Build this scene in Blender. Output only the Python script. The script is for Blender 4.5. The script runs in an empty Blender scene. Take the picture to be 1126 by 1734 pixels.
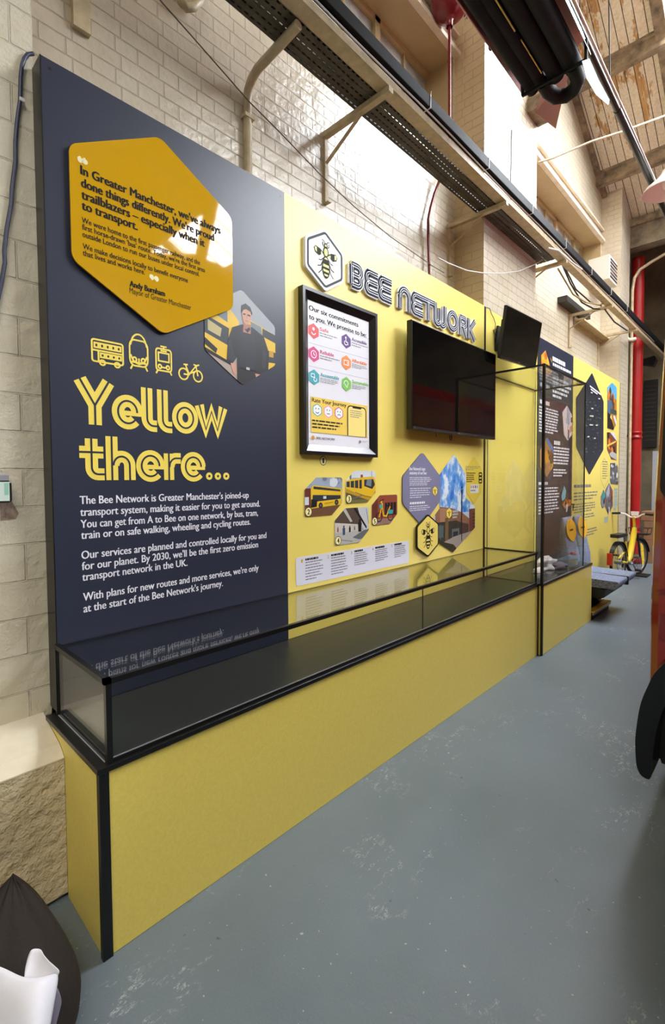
import bpy, bmesh, math, random
from mathutils import Vector, Matrix, noise
random.seed(7)
S = bpy.context.scene; COL = S.collection
PI = math.pi

# ------------------------------------------------------------------ camera
W0, H0 = 1126.0, 1734.0
FOC, CX, CY = 809.4152, 569.6645, 844.8715
CR = Vector((0.72670877, 0.68692042, -0.00589126))
CU = Vector((-0.02179005, 0.03162219, 0.99926234))
CF = Vector((-0.6866, 0.72604434, -0.03794815))
CP = Vector((2.13112, -0.60907, 1.59638))
cam = bpy.data.cameras.new('camera'); camo = bpy.data.objects.new('camera', cam); COL.objects.link(camo)
cam.sensor_fit = 'HORIZONTAL'; cam.sensor_width = 36.0; cam.lens = FOC * 36.0 / W0
cam.shift_x = (W0 / 2 - CX) / W0; cam.shift_y = (CY - H0 / 2) / W0
cam.clip_start = 0.02; cam.clip_end = 100
camo.matrix_world = Matrix(((CR.x, CU.x, -CF.x, CP.x), (CR.y, CU.y, -CF.y, CP.y), (CR.z, CU.z, -CF.z, CP.z), (0, 0, 0, 1)))
S.camera = camo

# ------------------------------------------------------------------ world, light level
EXPOSURE = 0.35
SKY_PANE = 23.0
SKY_PANE_ADDED = 6.0  # strength of the added rear rooflight, out of view
wd = bpy.data.worlds.new('sky'); S.world = wd; wd.use_nodes = True
wd.node_tree.nodes['Background'].inputs[0].default_value = (0.80, 0.88, 1.0, 1)
wd.node_tree.nodes['Background'].inputs[1].default_value = 0.45
S.view_settings.view_transform = 'Standard'; S.view_settings.look = 'None'
S.view_settings.gamma = 1.0; S.view_settings.use_curve_mapping = False
S.view_settings.exposure = EXPOSURE
try: S.cycles.transparent_max_bounces = 24
except Exception: pass

def at(px, py, ax, c):
    """point of the plane  ax = c  that the photograph shows at (px, py)"""
    d = CF + CR * ((px - CX) / FOC) - CU * ((py - CY) / FOC)
    i = 'XYZ'.index(ax); t = (c - CP[i]) / d[i]
    return CP + d * t
def pn(px, py, x=0.0):
    q = at(px, py, 'X', x); return (q.y, q.z)

# ------------------------------------------------------------------ materials
def lin(c):
    f = lambda v: v / 12.92 if v <= 0.04045 else ((v + 0.055) / 1.055) ** 2.4
    return tuple(f(v / 255.0) for v in c) + (1.0,)
class NT:
    def __init__(s, name):
        s.m = bpy.data.materials.new(name); s.m.use_nodes = True; s.t = s.m.node_tree
        s.b = s.t.nodes['Principled BSDF']; s.o = s.t.nodes['Material Output']
    def n(s, k, **kw):
        x = s.t.nodes.new(k)
        for a, v in kw.items(): setattr(x, a, v)
        return x
    def l(s, a, b): s.t.links.new(a, b)
    def noise(s, scale, detail=4, rough=.55, vec=None, dim=None):
        x = s.n('ShaderNodeTexNoise'); x.inputs['Scale'].default_value = scale; x.inputs['Detail'].default_value = detail
        x.inputs['Roughness'].default_value = rough
        if vec is not None: s.l(vec, x.inputs['Vector'])
        return x.outputs['Fac']
    def pos(s, scale=(1, 1, 1)):
        g = s.n('ShaderNodeNewGeometry'); mp = s.n('ShaderNodeMapping'); mp.inputs['Scale'].default_value = scale
        s.l(g.outputs['Position'], mp.inputs['Vector']); return mp.outputs['Vector']
    def ramp(s, fac, stops, const=False):
        r = s.n('ShaderNodeValToRGB'); e = r.color_ramp.elements
        if const: r.color_ramp.interpolation = 'CONSTANT'
        while len(e) < len(stops): e.new(0.5)
        for i, (p, c) in enumerate(stops): e[i].position = p; e[i].color = lin(c)
        s.l(fac, r.inputs[0]); return r.outputs[0]
    def fr(s, fac, a, b, x=0.0, y=1.0):
        r = s.n('ShaderNodeMapRange'); s.l(fac, r.inputs[0])
        for i, v in zip((1, 2, 3, 4), (a, b, x, y)): r.inputs[i].default_value = v
        return r.outputs[0]
    def mix(s, fac, a, b, mode='MIX'):
        x = s.n('ShaderNodeMix', data_type='RGBA', blend_type=mode)
        for i, v in ((0, fac), (6, a), (7, b)):
            if hasattr(v, 'is_linked'): s.l(v, x.inputs[i])
            else: x.inputs[i].default_value = v
        return x.outputs[2]
    def bump(s, h, dist, strength=1.0, prev=None):
        b = s.n('ShaderNodeBump'); b.inputs['Strength'].default_value = strength; b.inputs['Distance'].default_value = dist
        s.l(h, b.inputs['Height'])
        if prev is not None: s.l(prev, b.inputs['Normal'])
        return b.outputs[0]
    def math(s, op, a, b=0.0):
        x = s.n('ShaderNodeMath', operation=op)
        for i, v in enumerate((a, b)):
            if hasattr(v, 'is_linked'): s.l(v, x.inputs[i])
            else: x.inputs[i].default_value = v
        return x.outputs[0]

MATS = {}
def M(name, col=None, rough=0.5, metal=0.0, var=0.0, vscale=20, bump=0.0, bscale=60, spec=None, coat=0.0):
    if name in MATS: return MATS[name]
    k = NT(name); b = k.b
    b.inputs['Base Color'].default_value = lin(col); b.inputs['Roughness'].default_value = rough; b.inputs['Metallic'].default_value = metal
    if spec is not None: b.inputs['Specular IOR Level'].default_value = spec
    if coat: b.inputs['Coat Weight'].default_value = coat; b.inputs['Coat Roughness'].default_value = 0.02
    if var:
        f = k.noise(vscale, 3, .6, k.pos())
        lo = tuple(max(0, c * (1 - var)) for c in col); hi = tuple(min(255, c * (1 + var)) for c in col)
        k.l(k.ramp(f, [(0.3, lo), (0.7, hi)]), b.inputs['Base Color'])
    if bump:
        k.l(k.bump(k.noise(bscale, 4, .6, k.pos()), bump), b.inputs['Normal'])
    MATS[name] = k.m; return k.m

def brick_mat(name, axes, base, dark, mortar, rough, bw=.225, rh=.0775, bumpd=.008, noise_b=.0035, coarse=7, mc=.28):
    k = NT(name); g = k.n('ShaderNodeNewGeometry'); sp = k.n('ShaderNodeSeparateXYZ'); k.l(g.outputs['Position'], sp.inputs[0])
    cb = k.n('ShaderNodeCombineXYZ'); k.l(sp.outputs[axes[0]], cb.inputs[0]); k.l(sp.outputs[axes[1]], cb.inputs[1])
    wob = k.noise(3.0, 2, .5, g.outputs['Position'])
    br = k.n('ShaderNodeTexBrick'); br.inputs['Scale'].default_value = 1.0; br.inputs['Brick Width'].default_value = bw
    br.inputs['Row Height'].default_value = rh; br.inputs['Mortar Size'].default_value = .0042; br.inputs['Mortar Smooth'].default_value = .5
    br.squash = .5; br.squash_frequency = 2; br.offset = .25
    br.inputs['Color1'].default_value = (0.35, .35, .35, 1); br.inputs['Color2'].default_value = (.65, .65, .65, 1); br.inputs['Mortar'].default_value = (.5, .5, .5, 1)
    k.l(cb.outputs[0], br.inputs['Vector'])
    n1 = k.noise(1.3, 5, .6, g.outputs['Position']); n2 = k.noise(28, 5, .65, g.outputs['Position'])
    c = k.ramp(n1, [(.3, dark), (.62, base)])
    c = k.mix(k.fr(br.outputs['Color'], .35, .65, 0, .10), c, lin(dark))
    c = k.mix(k.math('MULTIPLY', br.outputs['Fac'], mc), c, lin(mortar))
    k.l(c, k.b.inputs['Base Color']); k.b.inputs['Roughness'].default_value = rough
    h = k.math('SUBTRACT', 1.0, br.outputs['Fac'])
    h = k.math('ADD', h, k.math('MULTIPLY', br.outputs['Color'], .35))
    nb = k.bump(h, bumpd)
    nb = k.bump(n2, noise_b, 1.0, nb)
    nb = k.bump(k.noise(coarse, 3, .5, g.outputs['Position']), noise_b * 2.2, .8, nb)
    k.l(nb, k.b.inputs['Normal']); return k.m

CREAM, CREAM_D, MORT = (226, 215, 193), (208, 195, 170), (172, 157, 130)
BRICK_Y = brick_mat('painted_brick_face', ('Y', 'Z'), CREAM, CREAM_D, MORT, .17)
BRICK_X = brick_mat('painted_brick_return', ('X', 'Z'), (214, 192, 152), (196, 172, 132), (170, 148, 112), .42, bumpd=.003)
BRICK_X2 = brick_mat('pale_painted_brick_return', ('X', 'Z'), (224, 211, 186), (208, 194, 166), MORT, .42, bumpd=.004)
BRICK_Y.node_tree.nodes['Principled BSDF'].inputs['Specular IOR Level'].default_value = .85
BRICK_OLD = brick_mat('rough_painted_brick', ('Y', 'Z'), (226, 218, 196), (206, 194, 166), (176, 162, 134), .55, bw=.62, rh=.15, bumpd=.008, noise_b=.008, coarse=9, mc=.12)
RENDERED = M('rough_cream_render', (208, 192, 160), .7, var=.08, vscale=5, bump=.035, bscale=16)
SILL = M('smooth_cream_sill', (233, 222, 200), .55, var=.05, vscale=6, bump=.004, bscale=9)
TAN = M('tan_gloss_paint', (188, 164, 122), .38, var=.05, vscale=3, bump=.001, bscale=40)
TAN_L = M('tan_painted_steel', (196, 178, 142), .45, var=.08, vscale=15)
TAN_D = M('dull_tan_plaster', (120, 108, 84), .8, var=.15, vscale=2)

def floor_mat():
    k = NT('painted_concrete_floor'); p = k.pos()
    a = k.noise(1.1, 5, .6, p); c = k.ramp(a, [(.3, (108, 122, 132)), (.7, (124, 137, 148))])
    g = k.noise(160, 2, .5, p); c = k.mix(k.fr(g, .35, .75, 0, .22), c, lin((92, 102, 104)))
    # scuffs: thin pale scratches gathered in patches, running mostly along the aisle
    sc = k.noise(3.4, 6, .72, k.pos((2.2, .9, 1))); band = k.math('ABSOLUTE', k.math('SUBTRACT', sc, .5))
    line = k.fr(band, 0, .012, 1, 0)
    patch = k.fr(k.noise(1.7, 3, .6, k.pos((1.3, 1, 1))), .535, .64, 0, 1)
    s = k.math('MULTIPLY', k.math('MULTIPLY', line, patch), k.fr(k.noise(40, 3, .6, p), .42, .6, 0, 1))
    c = k.mix(k.math('MULTIPLY', s, .85), c, lin((214, 219, 220)))
    sp = k.fr(k.noise(55, 2, .4, p), .735, .76, 0, .6); c = k.mix(sp, c, lin((205, 210, 210)))
    dk = k.fr(k.noise(23, 2, .4, k.pos((1, 1, 1))), .75, .79, 0, .6); c = k.mix(dk, c, lin((70, 76, 78)))
    k.l(c, k.b.inputs['Base Color']); k.l(k.fr(a, .3, .7, .30, .44), k.b.inputs['Roughness'])
    k.l(k.bump(k.noise(70, 3, .5, p), .0006), k.b.inputs['Normal']); return k.m
FLOOR = floor_mat()

def board_mat():
    k = NT('flaking_roof_boards'); g = k.n('ShaderNodeNewGeometry'); sp = k.n('ShaderNodeSeparateXYZ'); k.l(g.outputs['Position'], sp.inputs[0])
    bw = .112
    fx = k.math('DIVIDE', sp.outputs['X'], bw); ix = k.math('FLOOR', fx); fr = k.math('FRACT', fx)
    cb = k.n('ShaderNodeCombineXYZ'); k.l(ix, cb.inputs[0]); k.l(k.math('MULTIPLY', sp.outputs['Y'], .33), cb.inputs[1])
    wn = k.n('ShaderNodeTexWhiteNoise'); wn.noise_dimensions = '1D'; k.l(ix, wn.inputs['W'])
    p = k.pos((2.2, .8, 1)); a = k.noise(1.6, 7, .68, p)
    # cream paint holds best low on the slope, bare orange timber shows towards the ridge
    t = k.math('ADD', k.math('ADD', k.fr(sp.outputs['Y'], 5.8, 8.6, -.10, .12), a), k.math('MULTIPLY', wn.outputs['Value'], .12))
    wood = k.ramp(k.noise(3.0, 5, .6, k.pos((14, .7, 1))), [(.3, (148, 108, 62)), (.55, (192, 152, 96)), (.75, (214, 180, 126))])
    stain = k.fr(k.noise(9, 5, .7, k.pos((1.4, .6, 1))), .55, .66, 0, .75); wood = k.mix(stain, wood, lin((112, 74, 42)))
    paint = k.ramp(k.noise(30, 4, .6, g.outputs['Position']), [(.3, (204, 190, 162)), (.7, (228, 217, 194))])
    c = k.mix(k.fr(t, .50, .53, 0, 1), wood, paint)
    gap = k.math('LESS_THAN', fr, .075); c = k.mix(gap, c, lin((58, 42, 26)))
    k.l(c, k.b.inputs['Base Color']); k.b.inputs['Roughness'].default_value = .6
    k.l(k.bump(k.math('ADD', k.math('SUBTRACT', 1.0, gap), k.math('MULTIPLY', k.fr(t, .50, .53, 0, 1), .3)), .004), k.b.inputs['Normal'])
    return k.m
BOARDS = board_mat()
RAFTER = M('weathered_rafter', (132, 116, 94), .75, var=.3, vscale=6, bump=.004, bscale=25)

def glass_mat(name, tint=(1, 1, 1), ior=1.5, rough=0.0):
    k = NT(name); k.t.nodes.remove(k.b)
    g = k.n('ShaderNodeNewGeometry'); dt = k.n('ShaderNodeVectorMath', operation='DOT_PRODUCT'); k.l(g.outputs['Normal'], dt.inputs[0]); k.l(g.outputs['Incoming'], dt.inputs[1])
    r0 = ((ior - 1) / (ior + 1)) ** 2      # Schlick reflectance of a thin pane, the same from both sides
    fo = k.math('ADD', k.math('MULTIPLY', k.math('POWER', k.math('SUBTRACT', 1.0, k.math('ABSOLUTE', dt.outputs['Value'])), 5.0), 1 - r0), r0)
    t = k.n('ShaderNodeBsdfTransparent'); t.inputs[0].default_value = (*tint, 1)
    gl = k.n('ShaderNodeBsdfGlossy'); gl.inputs['Roughness'].default_value = rough
    mx = k.n('ShaderNodeMixShader'); k.l(fo, mx.inputs[0]); k.l(t.outputs[0], mx.inputs[1]); k.l(gl.outputs[0], mx.inputs[2])
    k.l(mx.outputs[0], k.o.inputs[0]); return k.m
GLASS = glass_mat('clear_case_glass', (.965, .975, .965), ior=1.62)
def emit_mat(name, col, st):
    k = NT(name); k.t.nodes.remove(k.b); e = k.n('ShaderNodeEmission'); e.inputs[0].default_value = lin(col); e.inputs[1].default_value = st
    k.l(e.outputs[0], k.o.inputs[0]); return k.m
SKYPANE = emit_mat('daylit_rooflight_pane', (244, 249, 255), SKY_PANE); SKYPANE_ADDED = emit_mat('added_rear_rooflight_pane', (255, 250, 240), SKY_PANE_ADDED)
def frosted():
    k = NT('dusty_wired_window_glass'); p = k.pos()
    c = k.ramp(k.noise(7, 5, .6, p), [(.3, (158, 160, 156)), (.7, (206, 208, 204))]); k.l(c, k.b.inputs['Base Color'])
    k.b.inputs['Roughness'].default_value = .42; k.l(k.bump(k.noise(50, 3, .5, p), .002), k.b.inputs['Normal']); return k.m
FROST = frosted()

YEL = M('lemon_yellow_laminate', (242, 220, 112), .38, var=.012, vscale=2)
YEL_D = M('yellow_plinth_laminate', (238, 216, 106), .40, var=.02, vscale=90)
NAVY = M('dark_navy_laminate', (43, 48, 66), .36, var=.02, vscale=60)
BLACK = M('black_satin_trim', (16, 15, 15), .35)
BLACK_M = M('black_matt', (20, 20, 21), .6)
DECK = M('charcoal_case_deck', (49, 49, 46), .36, var=.05, vscale=40)
EDGE_HIGHLIGHT = M('pale_edge_highlight', (200, 202, 205), .3, metal=.6)  # pale colour standing in for highlights along the glass edges
AMBER = M('amber_acrylic', (206, 158, 24), .035, spec=.6)
WHITE = M('white_print', (240, 240, 246), .45)
PAPER = M('white_paper', (236, 236, 246), .7, var=.02, vscale=8)
INK = M('black_ink', (26, 24, 22), .7, spec=.2)
INK_Y = M('yellow_ink', (248, 222, 96), .4)
INK_W = M('white_ink', (236, 236, 244), .4)
INK_G = M('grey_ink', (120, 120, 126), .5)
INK_P = M('pale_quote_mark', (240, 226, 176), .4)
SLATE = M('slate_letter_face', (34, 42, 62), .75, spec=.2)
def flat(name, c=None, rough=.4): return M('print_' + name, c, rough)
RED = M('signal_red_paint', (172, 32, 29), .35, var=.05, vscale=4)
MAROON = M('maroon_red_paint', (142, 34, 34), .4)
STEEL = M('galvanised_steel', (150, 152, 156), .35, metal=.8)
CHROME = M('bright_chrome', (225, 226, 230), .12, metal=1.0)
DARKMETAL = M('dark_perforated_steel', (66, 60, 50), .55, metal=.3, var=.2, vscale=12)
SOOT = M('sooty_black_steel', (20, 21, 23), .75, var=.3, vscale=10, spec=.25)

# ------------------------------------------------------------------ mesh builder
ORG = {}
class MB:
    def __init__(s): s.v = []; s.f = []; s.fm = []; s.fs = []; s.mats = []
    def mi(s, m):
        if m not in s.mats: s.mats.append(m)
        return s.mats.index(m)
    def face(s, pts, m, smooth=False):
        b = len(s.v); s.v += [tuple(p) for p in pts]; s.f.append(tuple(range(b, b + len(pts)))); s.fm.append(s.mi(m)); s.fs.append(smooth)
    def mesh(s, vs, fs, m, smooth=False):
        b = len(s.v); s.v += [tuple(p) for p in vs]
        for f in fs: s.f.append(tuple(i + b for i in f)); s.fm.append(s.mi(m)); s.fs.append(smooth)
    def box(s, x0, x1, y0, y1, z0, z1, m):
        v = [(x, y, z) for x in (x0, x1) for y in (y0, y1) for z in (z0, z1)]
        s.mesh(v, [(0, 1, 3, 2), (4, 6, 7, 5), (0, 4, 5, 1), (2, 3, 7, 6), (0, 2, 6, 4), (1, 5, 7, 3)], m); return s
    def prism(s, pts, vec, m, m2=None):
        n = len(pts); vec = Vector(vec); a = [Vector(p) for p in pts]; b = [p + vec for p in a]
        s.face(list(reversed(a)), m); s.face(b, m)
        vs = a + b; s.mesh(vs, [(i, (i + 1) % n, (i + 1) % n + n, i + n) for i in range(n)], m2 or m); return s
    def beam(s, p, q, w, h, m, up=(0, 0, 1)):
        p, q = Vector(p), Vector(q); d = (q - p).normalized(); u = Vector(up)
        sd = d.cross(u).normalized(); u = sd.cross(d).normalized()
        pts = [p + sd * (w / 2 * a) + u * (h / 2 * b) for a, b in ((-1, -1), (1, -1), (1, 1), (-1, 1))]
        return s.prism(pts, q - p, m)
    def tube(s, path, r, m, n=10, closed=False, caps=True, rs=None):
        P = [Vector(p) for p in path]; k = len(P); vs = []; prev = None
        for i in range(k):
            a = P[(i - 1) % k] if (closed or i > 0) else P[i]; b = P[(i + 1) % k] if (closed or i < k - 1) else P[i]
            t = (b - a).normalized()
            if prev is None:
                u = t.orthogonal().normalized()
            else: u = (prev - t * prev.dot(t)).normalized()
            prev = u; w = t.cross(u); rr = rs[i] if rs else r
            vs += [P[i] + (u * math.cos(2 * PI * j / n) + w * math.sin(2 * PI * j / n)) * rr for j in range(n)]
        fs = []
        for i in range(k if closed else k - 1):
            for j in range(n):
                a, b = i * n, ((i + 1) % k) * n; fs.append((a + j, a + (j + 1) % n, b + (j + 1) % n, b + j))
        s.mesh(vs, fs, m, True)
        if caps and not closed:
            s.face(list(reversed(vs[:n])), m); s.face(vs[-n:], m)
        return s
    def lathe(s, prof, c, m, n=24, axis='Z'):
        c = Vector(c); vs = []
        for r, z in prof:
            for j in range(n):
                a = 2 * PI * j / n; x, y = r * math.cos(a), r * math.sin(a)
                vs.append(c + (Vector((x, y, z)) if axis == 'Z' else Vector((z, x, y)) if axis == 'X' else Vector((x, z, y))))
        fs = [(i * n + j, i * n + (j + 1) % n, (i + 1) * n + (j + 1) % n, (i + 1) * n + j) for i in range(len(prof) - 1) for j in range(n)]
        s.mesh(vs, fs, m, True); return s
    def ell(s, c, r, m, n=20, k=12):
        c = Vector(c); vs = []; fs = []
        for i in range(k + 1):
            t = PI * i / k
            for j in range(n):
                a = 2 * PI * j / n; vs.append(c + Vector((r[0] * math.sin(t) * math.cos(a), r[1] * math.sin(t) * math.sin(a), r[2] * math.cos(t))))
        fs = [(i * n + j, (i + 1) * n + j, (i + 1) * n + (j + 1) % n, i * n + (j + 1) % n) for i in range(k) for j in range(n)]
        s.mesh(vs, fs, m, True); return s
    def poly(s, pts, x, m): s.face([(x, y, z) for y, z in pts], m); return s
    def build(s, name, parent=None, bevel=0.0, seg=2, sub=0, weld=False):
        me = bpy.data.meshes.new(name)
        if parent is not None: off = ORG[parent]
        else:
            n = max(1, len(s.v)); off = Vector((sum(v[0] for v in s.v) / n, sum(v[1] for v in s.v) / n, min(v[2] for v in s.v)))
        me.from_pydata([(v[0] - off.x, v[1] - off.y, v[2] - off.z) for v in s.v], [], s.f)
        for m in s.mats: me.materials.append(m)
        me.polygons.foreach_set('material_index', s.fm); me.polygons.foreach_set('use_smooth', s.fs); me.update()
        if weld:
            bm = bmesh.new(); bm.from_mesh(me); bmesh.ops.remove_doubles(bm, verts=bm.verts, dist=1e-5); bm.to_mesh(me); bm.free()
        o = bpy.data.objects.new(name, me); COL.objects.link(o)
        if parent is not None: o.parent = parent
        else: o.location = off
        ORG[o] = off
        if bevel:
            b = o.modifiers.new('bevel', 'BEVEL'); b.width = bevel; b.segments = seg; b.limit_method = 'ANGLE'; b.angle_limit = math.radians(40)
        if sub:
            b = o.modifiers.new('subdivision', 'SUBSURF'); b.levels = sub; b.render_levels = sub
        return o
def tag(o, label=None, cat=None, group=None, kind=None):
    if label: o['label'] = label
    if cat: o['category'] = cat
    if group: o['group'] = group
    if kind: o['kind'] = kind
    return o
def thing(name, label, cat, loc, group=None):
    o = bpy.data.objects.new(name, None); COL.objects.link(o); o.location = loc; o.empty_display_size = .1
    ORG[o] = Vector(loc); return tag(o, label, cat, group)
def struct(mb, name, parent=None, **k):
    o = mb.build(name, parent, **k)
    if parent is None: o['kind'] = 'structure'
    return o
def plabel(o, l): o['label'] = l; return o

# ------------------------------------------------------------------ flat-print helpers (panel plane: 2-D points are (Y, Z))
def rnd(pts, r, n=5):
    out = []; k = len(pts)
    for i in range(k):
        a, b, c = Vector(pts[i - 1]), Vector(pts[i]), Vector(pts[(i + 1) % k])
        u, v = (a - b).normalized(), (c - b).normalized(); ang = u.angle(v); d = min(r / math.tan(ang / 2), .45 * (a - b).length, .45 * (c - b).length); rr = d * math.tan(ang / 2)
        p, q = b + u * d, b + v * d; ctr = b + (u + v).normalized() * (rr / math.sin(ang / 2))
        a0 = math.atan2((p - ctr).y, (p - ctr).x); a1 = math.atan2((q - ctr).y, (q - ctr).x); da = (a1 - a0 + PI) % (2 * PI) - PI
        out += [(ctr.x + rr * math.cos(a0 + da * j / n), ctr.y + rr * math.sin(a0 + da * j / n)) for j in range(n + 1)]
    return out
def ccw(p):
    a = sum(p[i - 1][0] * p[i][1] - p[i][0] * p[i - 1][1] for i in range(len(p)))
    return p if a > 0 else list(reversed(p))
def clip(sub, win):
    out = list(sub); win = ccw(win)
    for i in range(len(win)):
        a, b = win[i - 1], win[i]; inp = out; out = []
        f = lambda p: (b[0] - a[0]) * (p[1] - a[1]) - (b[1] - a[1]) * (p[0] - a[0])
        for j in range(len(inp)):
            p, q = inp[j - 1], inp[j]; fp, fq = f(p), f(q)
            if (fp >= 0) != (fq >= 0):
                t = fp / (fp - fq); out.append((p[0] + (q[0] - p[0]) * t, p[1] + (q[1] - p[1]) * t))
            if fq >= 0: out.append(q)
        if not out: break
    return out
def hexv(y0, y1, z0, z1, f=.27, r=0.0):
    ym = (y0 + y1) / 2; h = (z1 - z0) * f
    p = [(ym, z0), (y1, z0 + h), (y1, z1 - h), (ym, z1), (y0, z1 - h), (y0, z0 + h)]
    return rnd(p, r) if r else p
def circ(c, r, n=20, ry=None): return [(c[0] + r * math.cos(2 * PI * i / n), c[1] + (ry or r) * math.sin(2 * PI * i / n)) for i in range(n)]
def arc(c, r, a0, a1, n=14): return [(c[0] + r * math.cos(math.radians(a0 + (a1 - a0) * i / n)), c[1] + r * math.sin(math.radians(a0 + (a1 - a0) * i / n))) for i in range(n + 1)]
def offs(path, d, closed=False):
    P = [Vector(p) for p in path]; k = len(P); out = []
    for i in range(k):
        a = P[i - 1] if (closed or i > 0) else None; b = P[i]; c = P[(i + 1) % k] if (closed or i < k - 1) else None
        n1 = (b - a).normalized().orthogonal() if a is not None else None; n2 = (c - b).normalized().orthogonal() if c is not None else None
        if n1 is None: n = n2
        elif n2 is None: n = n1
        else:
            n = (n1 + n2); n = n.normalized() if n.length > 1e-6 else n1; n = n / max(.6, n.dot(n1))
        out.append((b.x + n.x * d, b.y + n.y * d))
    return out
def dedupe(path):
    out = [path[0]]
    for p in path[1:]:
        if abs(p[0] - out[-1][0]) + abs(p[1] - out[-1][1]) > 1e-6: out.append(p)
    return out
def ribbon(mb, path, w, x, m, closed=False, depth=0.0, mside=None, win=None):
    path = dedupe(path)
    L, R = offs(path, w / 2, closed), offs(path, -w / 2, closed); k = len(path)
    for i in range(k if closed else k - 1):
        j = (i + 1) % k; q = [R[i], R[j], L[j], L[i]]
        if win is not None:
            q = clip(q, win)
            if len(q) < 3: continue
        mb.poly(q, x, m)
    if depth:
        ms = mside or m
        for i in range(k if closed else k - 1):
            j = (i + 1) % k
            mb.face([(x - depth, *L[i]), (x - depth, *L[j]), (x, *L[j]), (x, *L[i])], ms)
            mb.face([(x - depth, *R[j]), (x - depth, *R[i]), (x, *R[i]), (x, *R[j])], ms)
        if not closed:
            for i in (0, k - 1): mb.face([(x - depth, *L[i]), (x - depth, *R[i]), (x, *R[i]), (x, *L[i])], ms)

_fc = bpy.data.curves.new('type', 'FONT'); _fo = bpy.data.objects.new('type', _fc); COL.objects.link(_fo)
def glyphs(txt, bold=0.0):
    _fc.body = txt; _fc.size = 1.0; _fc.offset = bold; _fc.resolution_u = 3; _fc.fill_mode = 'FRONT'
    dg = bpy.context.evaluated_depsgraph_get(); dg.update()
    me = bpy.data.meshes.new_from_object(_fo.evaluated_get(dg))
    vs = [tuple(v.co) for v in me.vertices]; fs = [tuple(p.vertices) for p in me.polygons]; bpy.data.meshes.remove(me)
    return vs, fs
def text(mb, txt, y0, y1, z, cap, x, m, bold=0.015):
    """one line of lettering from y0 to y1 with its baseline at z and capitals `cap` high (y1 None: natural width)"""
    vs, fs = glyphs(txt, 0.0)
    if not vs: return
    xa = min(v[0] for v in vs); xb = max(v[0] for v in vs); sz = cap / .70
    sx = sz if y1 is None else (y1 - y0 - bold * sz) / (xb - xa)
    k = 1 + int(math.ceil(bold / .02 - 1e-6))
    for i in range(k): mb.mesh([(x + i * .00003, y0 + (v[0] - xa) * sx + (bold * sz * 2.2 * i / max(1, k - 1)), z + v[1] * sz + (.4 * bold * sz if i % 2 else 0)) for v in vs], fs, m)
def bars(mb, y0, y1, ztop, zbot, n, x, m, fill=.5, seed=1, win=None, rag=.25):
    """unreadably small print: lines broken into word-long dashes"""
    R = random.Random(seed); pitch = (ztop - zbot) / n
    for i in range(n):
        zt = ztop - i * pitch; zb = zt - pitch * fill; y = y0; end = y1 - (y1 - y0) * (R.random() * rag if i < n - 1 else rag + .3 * R.random())
        while y < end:
            w = min(end - y, (.04 + .10 * R.random()) * (y1 - y0) * 1.3); q = [(y, zb), (y + w, zb), (y + w, zt), (y, zt)]
            if win is not None: q = clip(q, win)
            if len(q) > 2: mb.poly(q, x, m)
            y += w + .022 * (y1 - y0)

class Print:
    """a flat print: backing slab with an outline, pictures laid on it in thin ink layers; u,v run 0..1 over its box"""
    def __init__(s, outline, x0, t, base, edge=None, box=None):
        s.o = ccw(outline); s.mb = MB(); s.x = x0 + t; s.n = 0
        ys = [p[0] for p in s.o]; zs = [p[1] for p in s.o]; s.y0, s.y1, s.z0, s.z1 = box or (min(ys), max(ys), min(zs), max(zs))
        s.mb.prism([(x0, *p) for p in s.o], (t, 0, 0), base, edge or base)
    def P(s, u, v): return (s.y0 + u * (s.y1 - s.y0), s.z0 + v * (s.z1 - s.z0))
    def X(s): s.n += 1; return s.x + s.n * .00009
    def fill(s, uv, m):
        q = clip([s.P(*p) for p in uv], s.o)
        if len(q) > 2: s.mb.poly(q, s.X(), m)
        return s
    def rect(s, u0, u1, v0, v1, m): return s.fill([(u0, v0), (u1, v0), (u1, v1), (u0, v1)], m)
    def disc(s, u, v, r, m, asp=None):
        a = asp or (s.y1 - s.y0) / (s.z1 - s.z0); return s.fill([(u + r * math.cos(2 * PI * i / 18), v + r * a * math.sin(2 * PI * i / 18)) for i in range(18)], m)
    def line(s, uv, w, m, closed=False): ribbon(s.mb, [s.P(*p) for p in uv], w, s.X(), m, closed, win=s.o); return s
    def blobs(s, n, box, r, cols, seed=1):
        R = random.Random(seed)
        for i in range(n):
            u = box[0] + (box[1] - box[0]) * R.random(); v = box[2] + (box[3] - box[2]) * R.random(); k = r * (.4 + R.random())
            s.fill([(u + k * (.6 + .5 * R.random()) * math.cos(a), v + k * (.6 + .5 * R.random()) * math.sin(a)) for a in [2 * PI * j / 8 for j in range(8)]], R.choice(cols))
        return s

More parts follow.
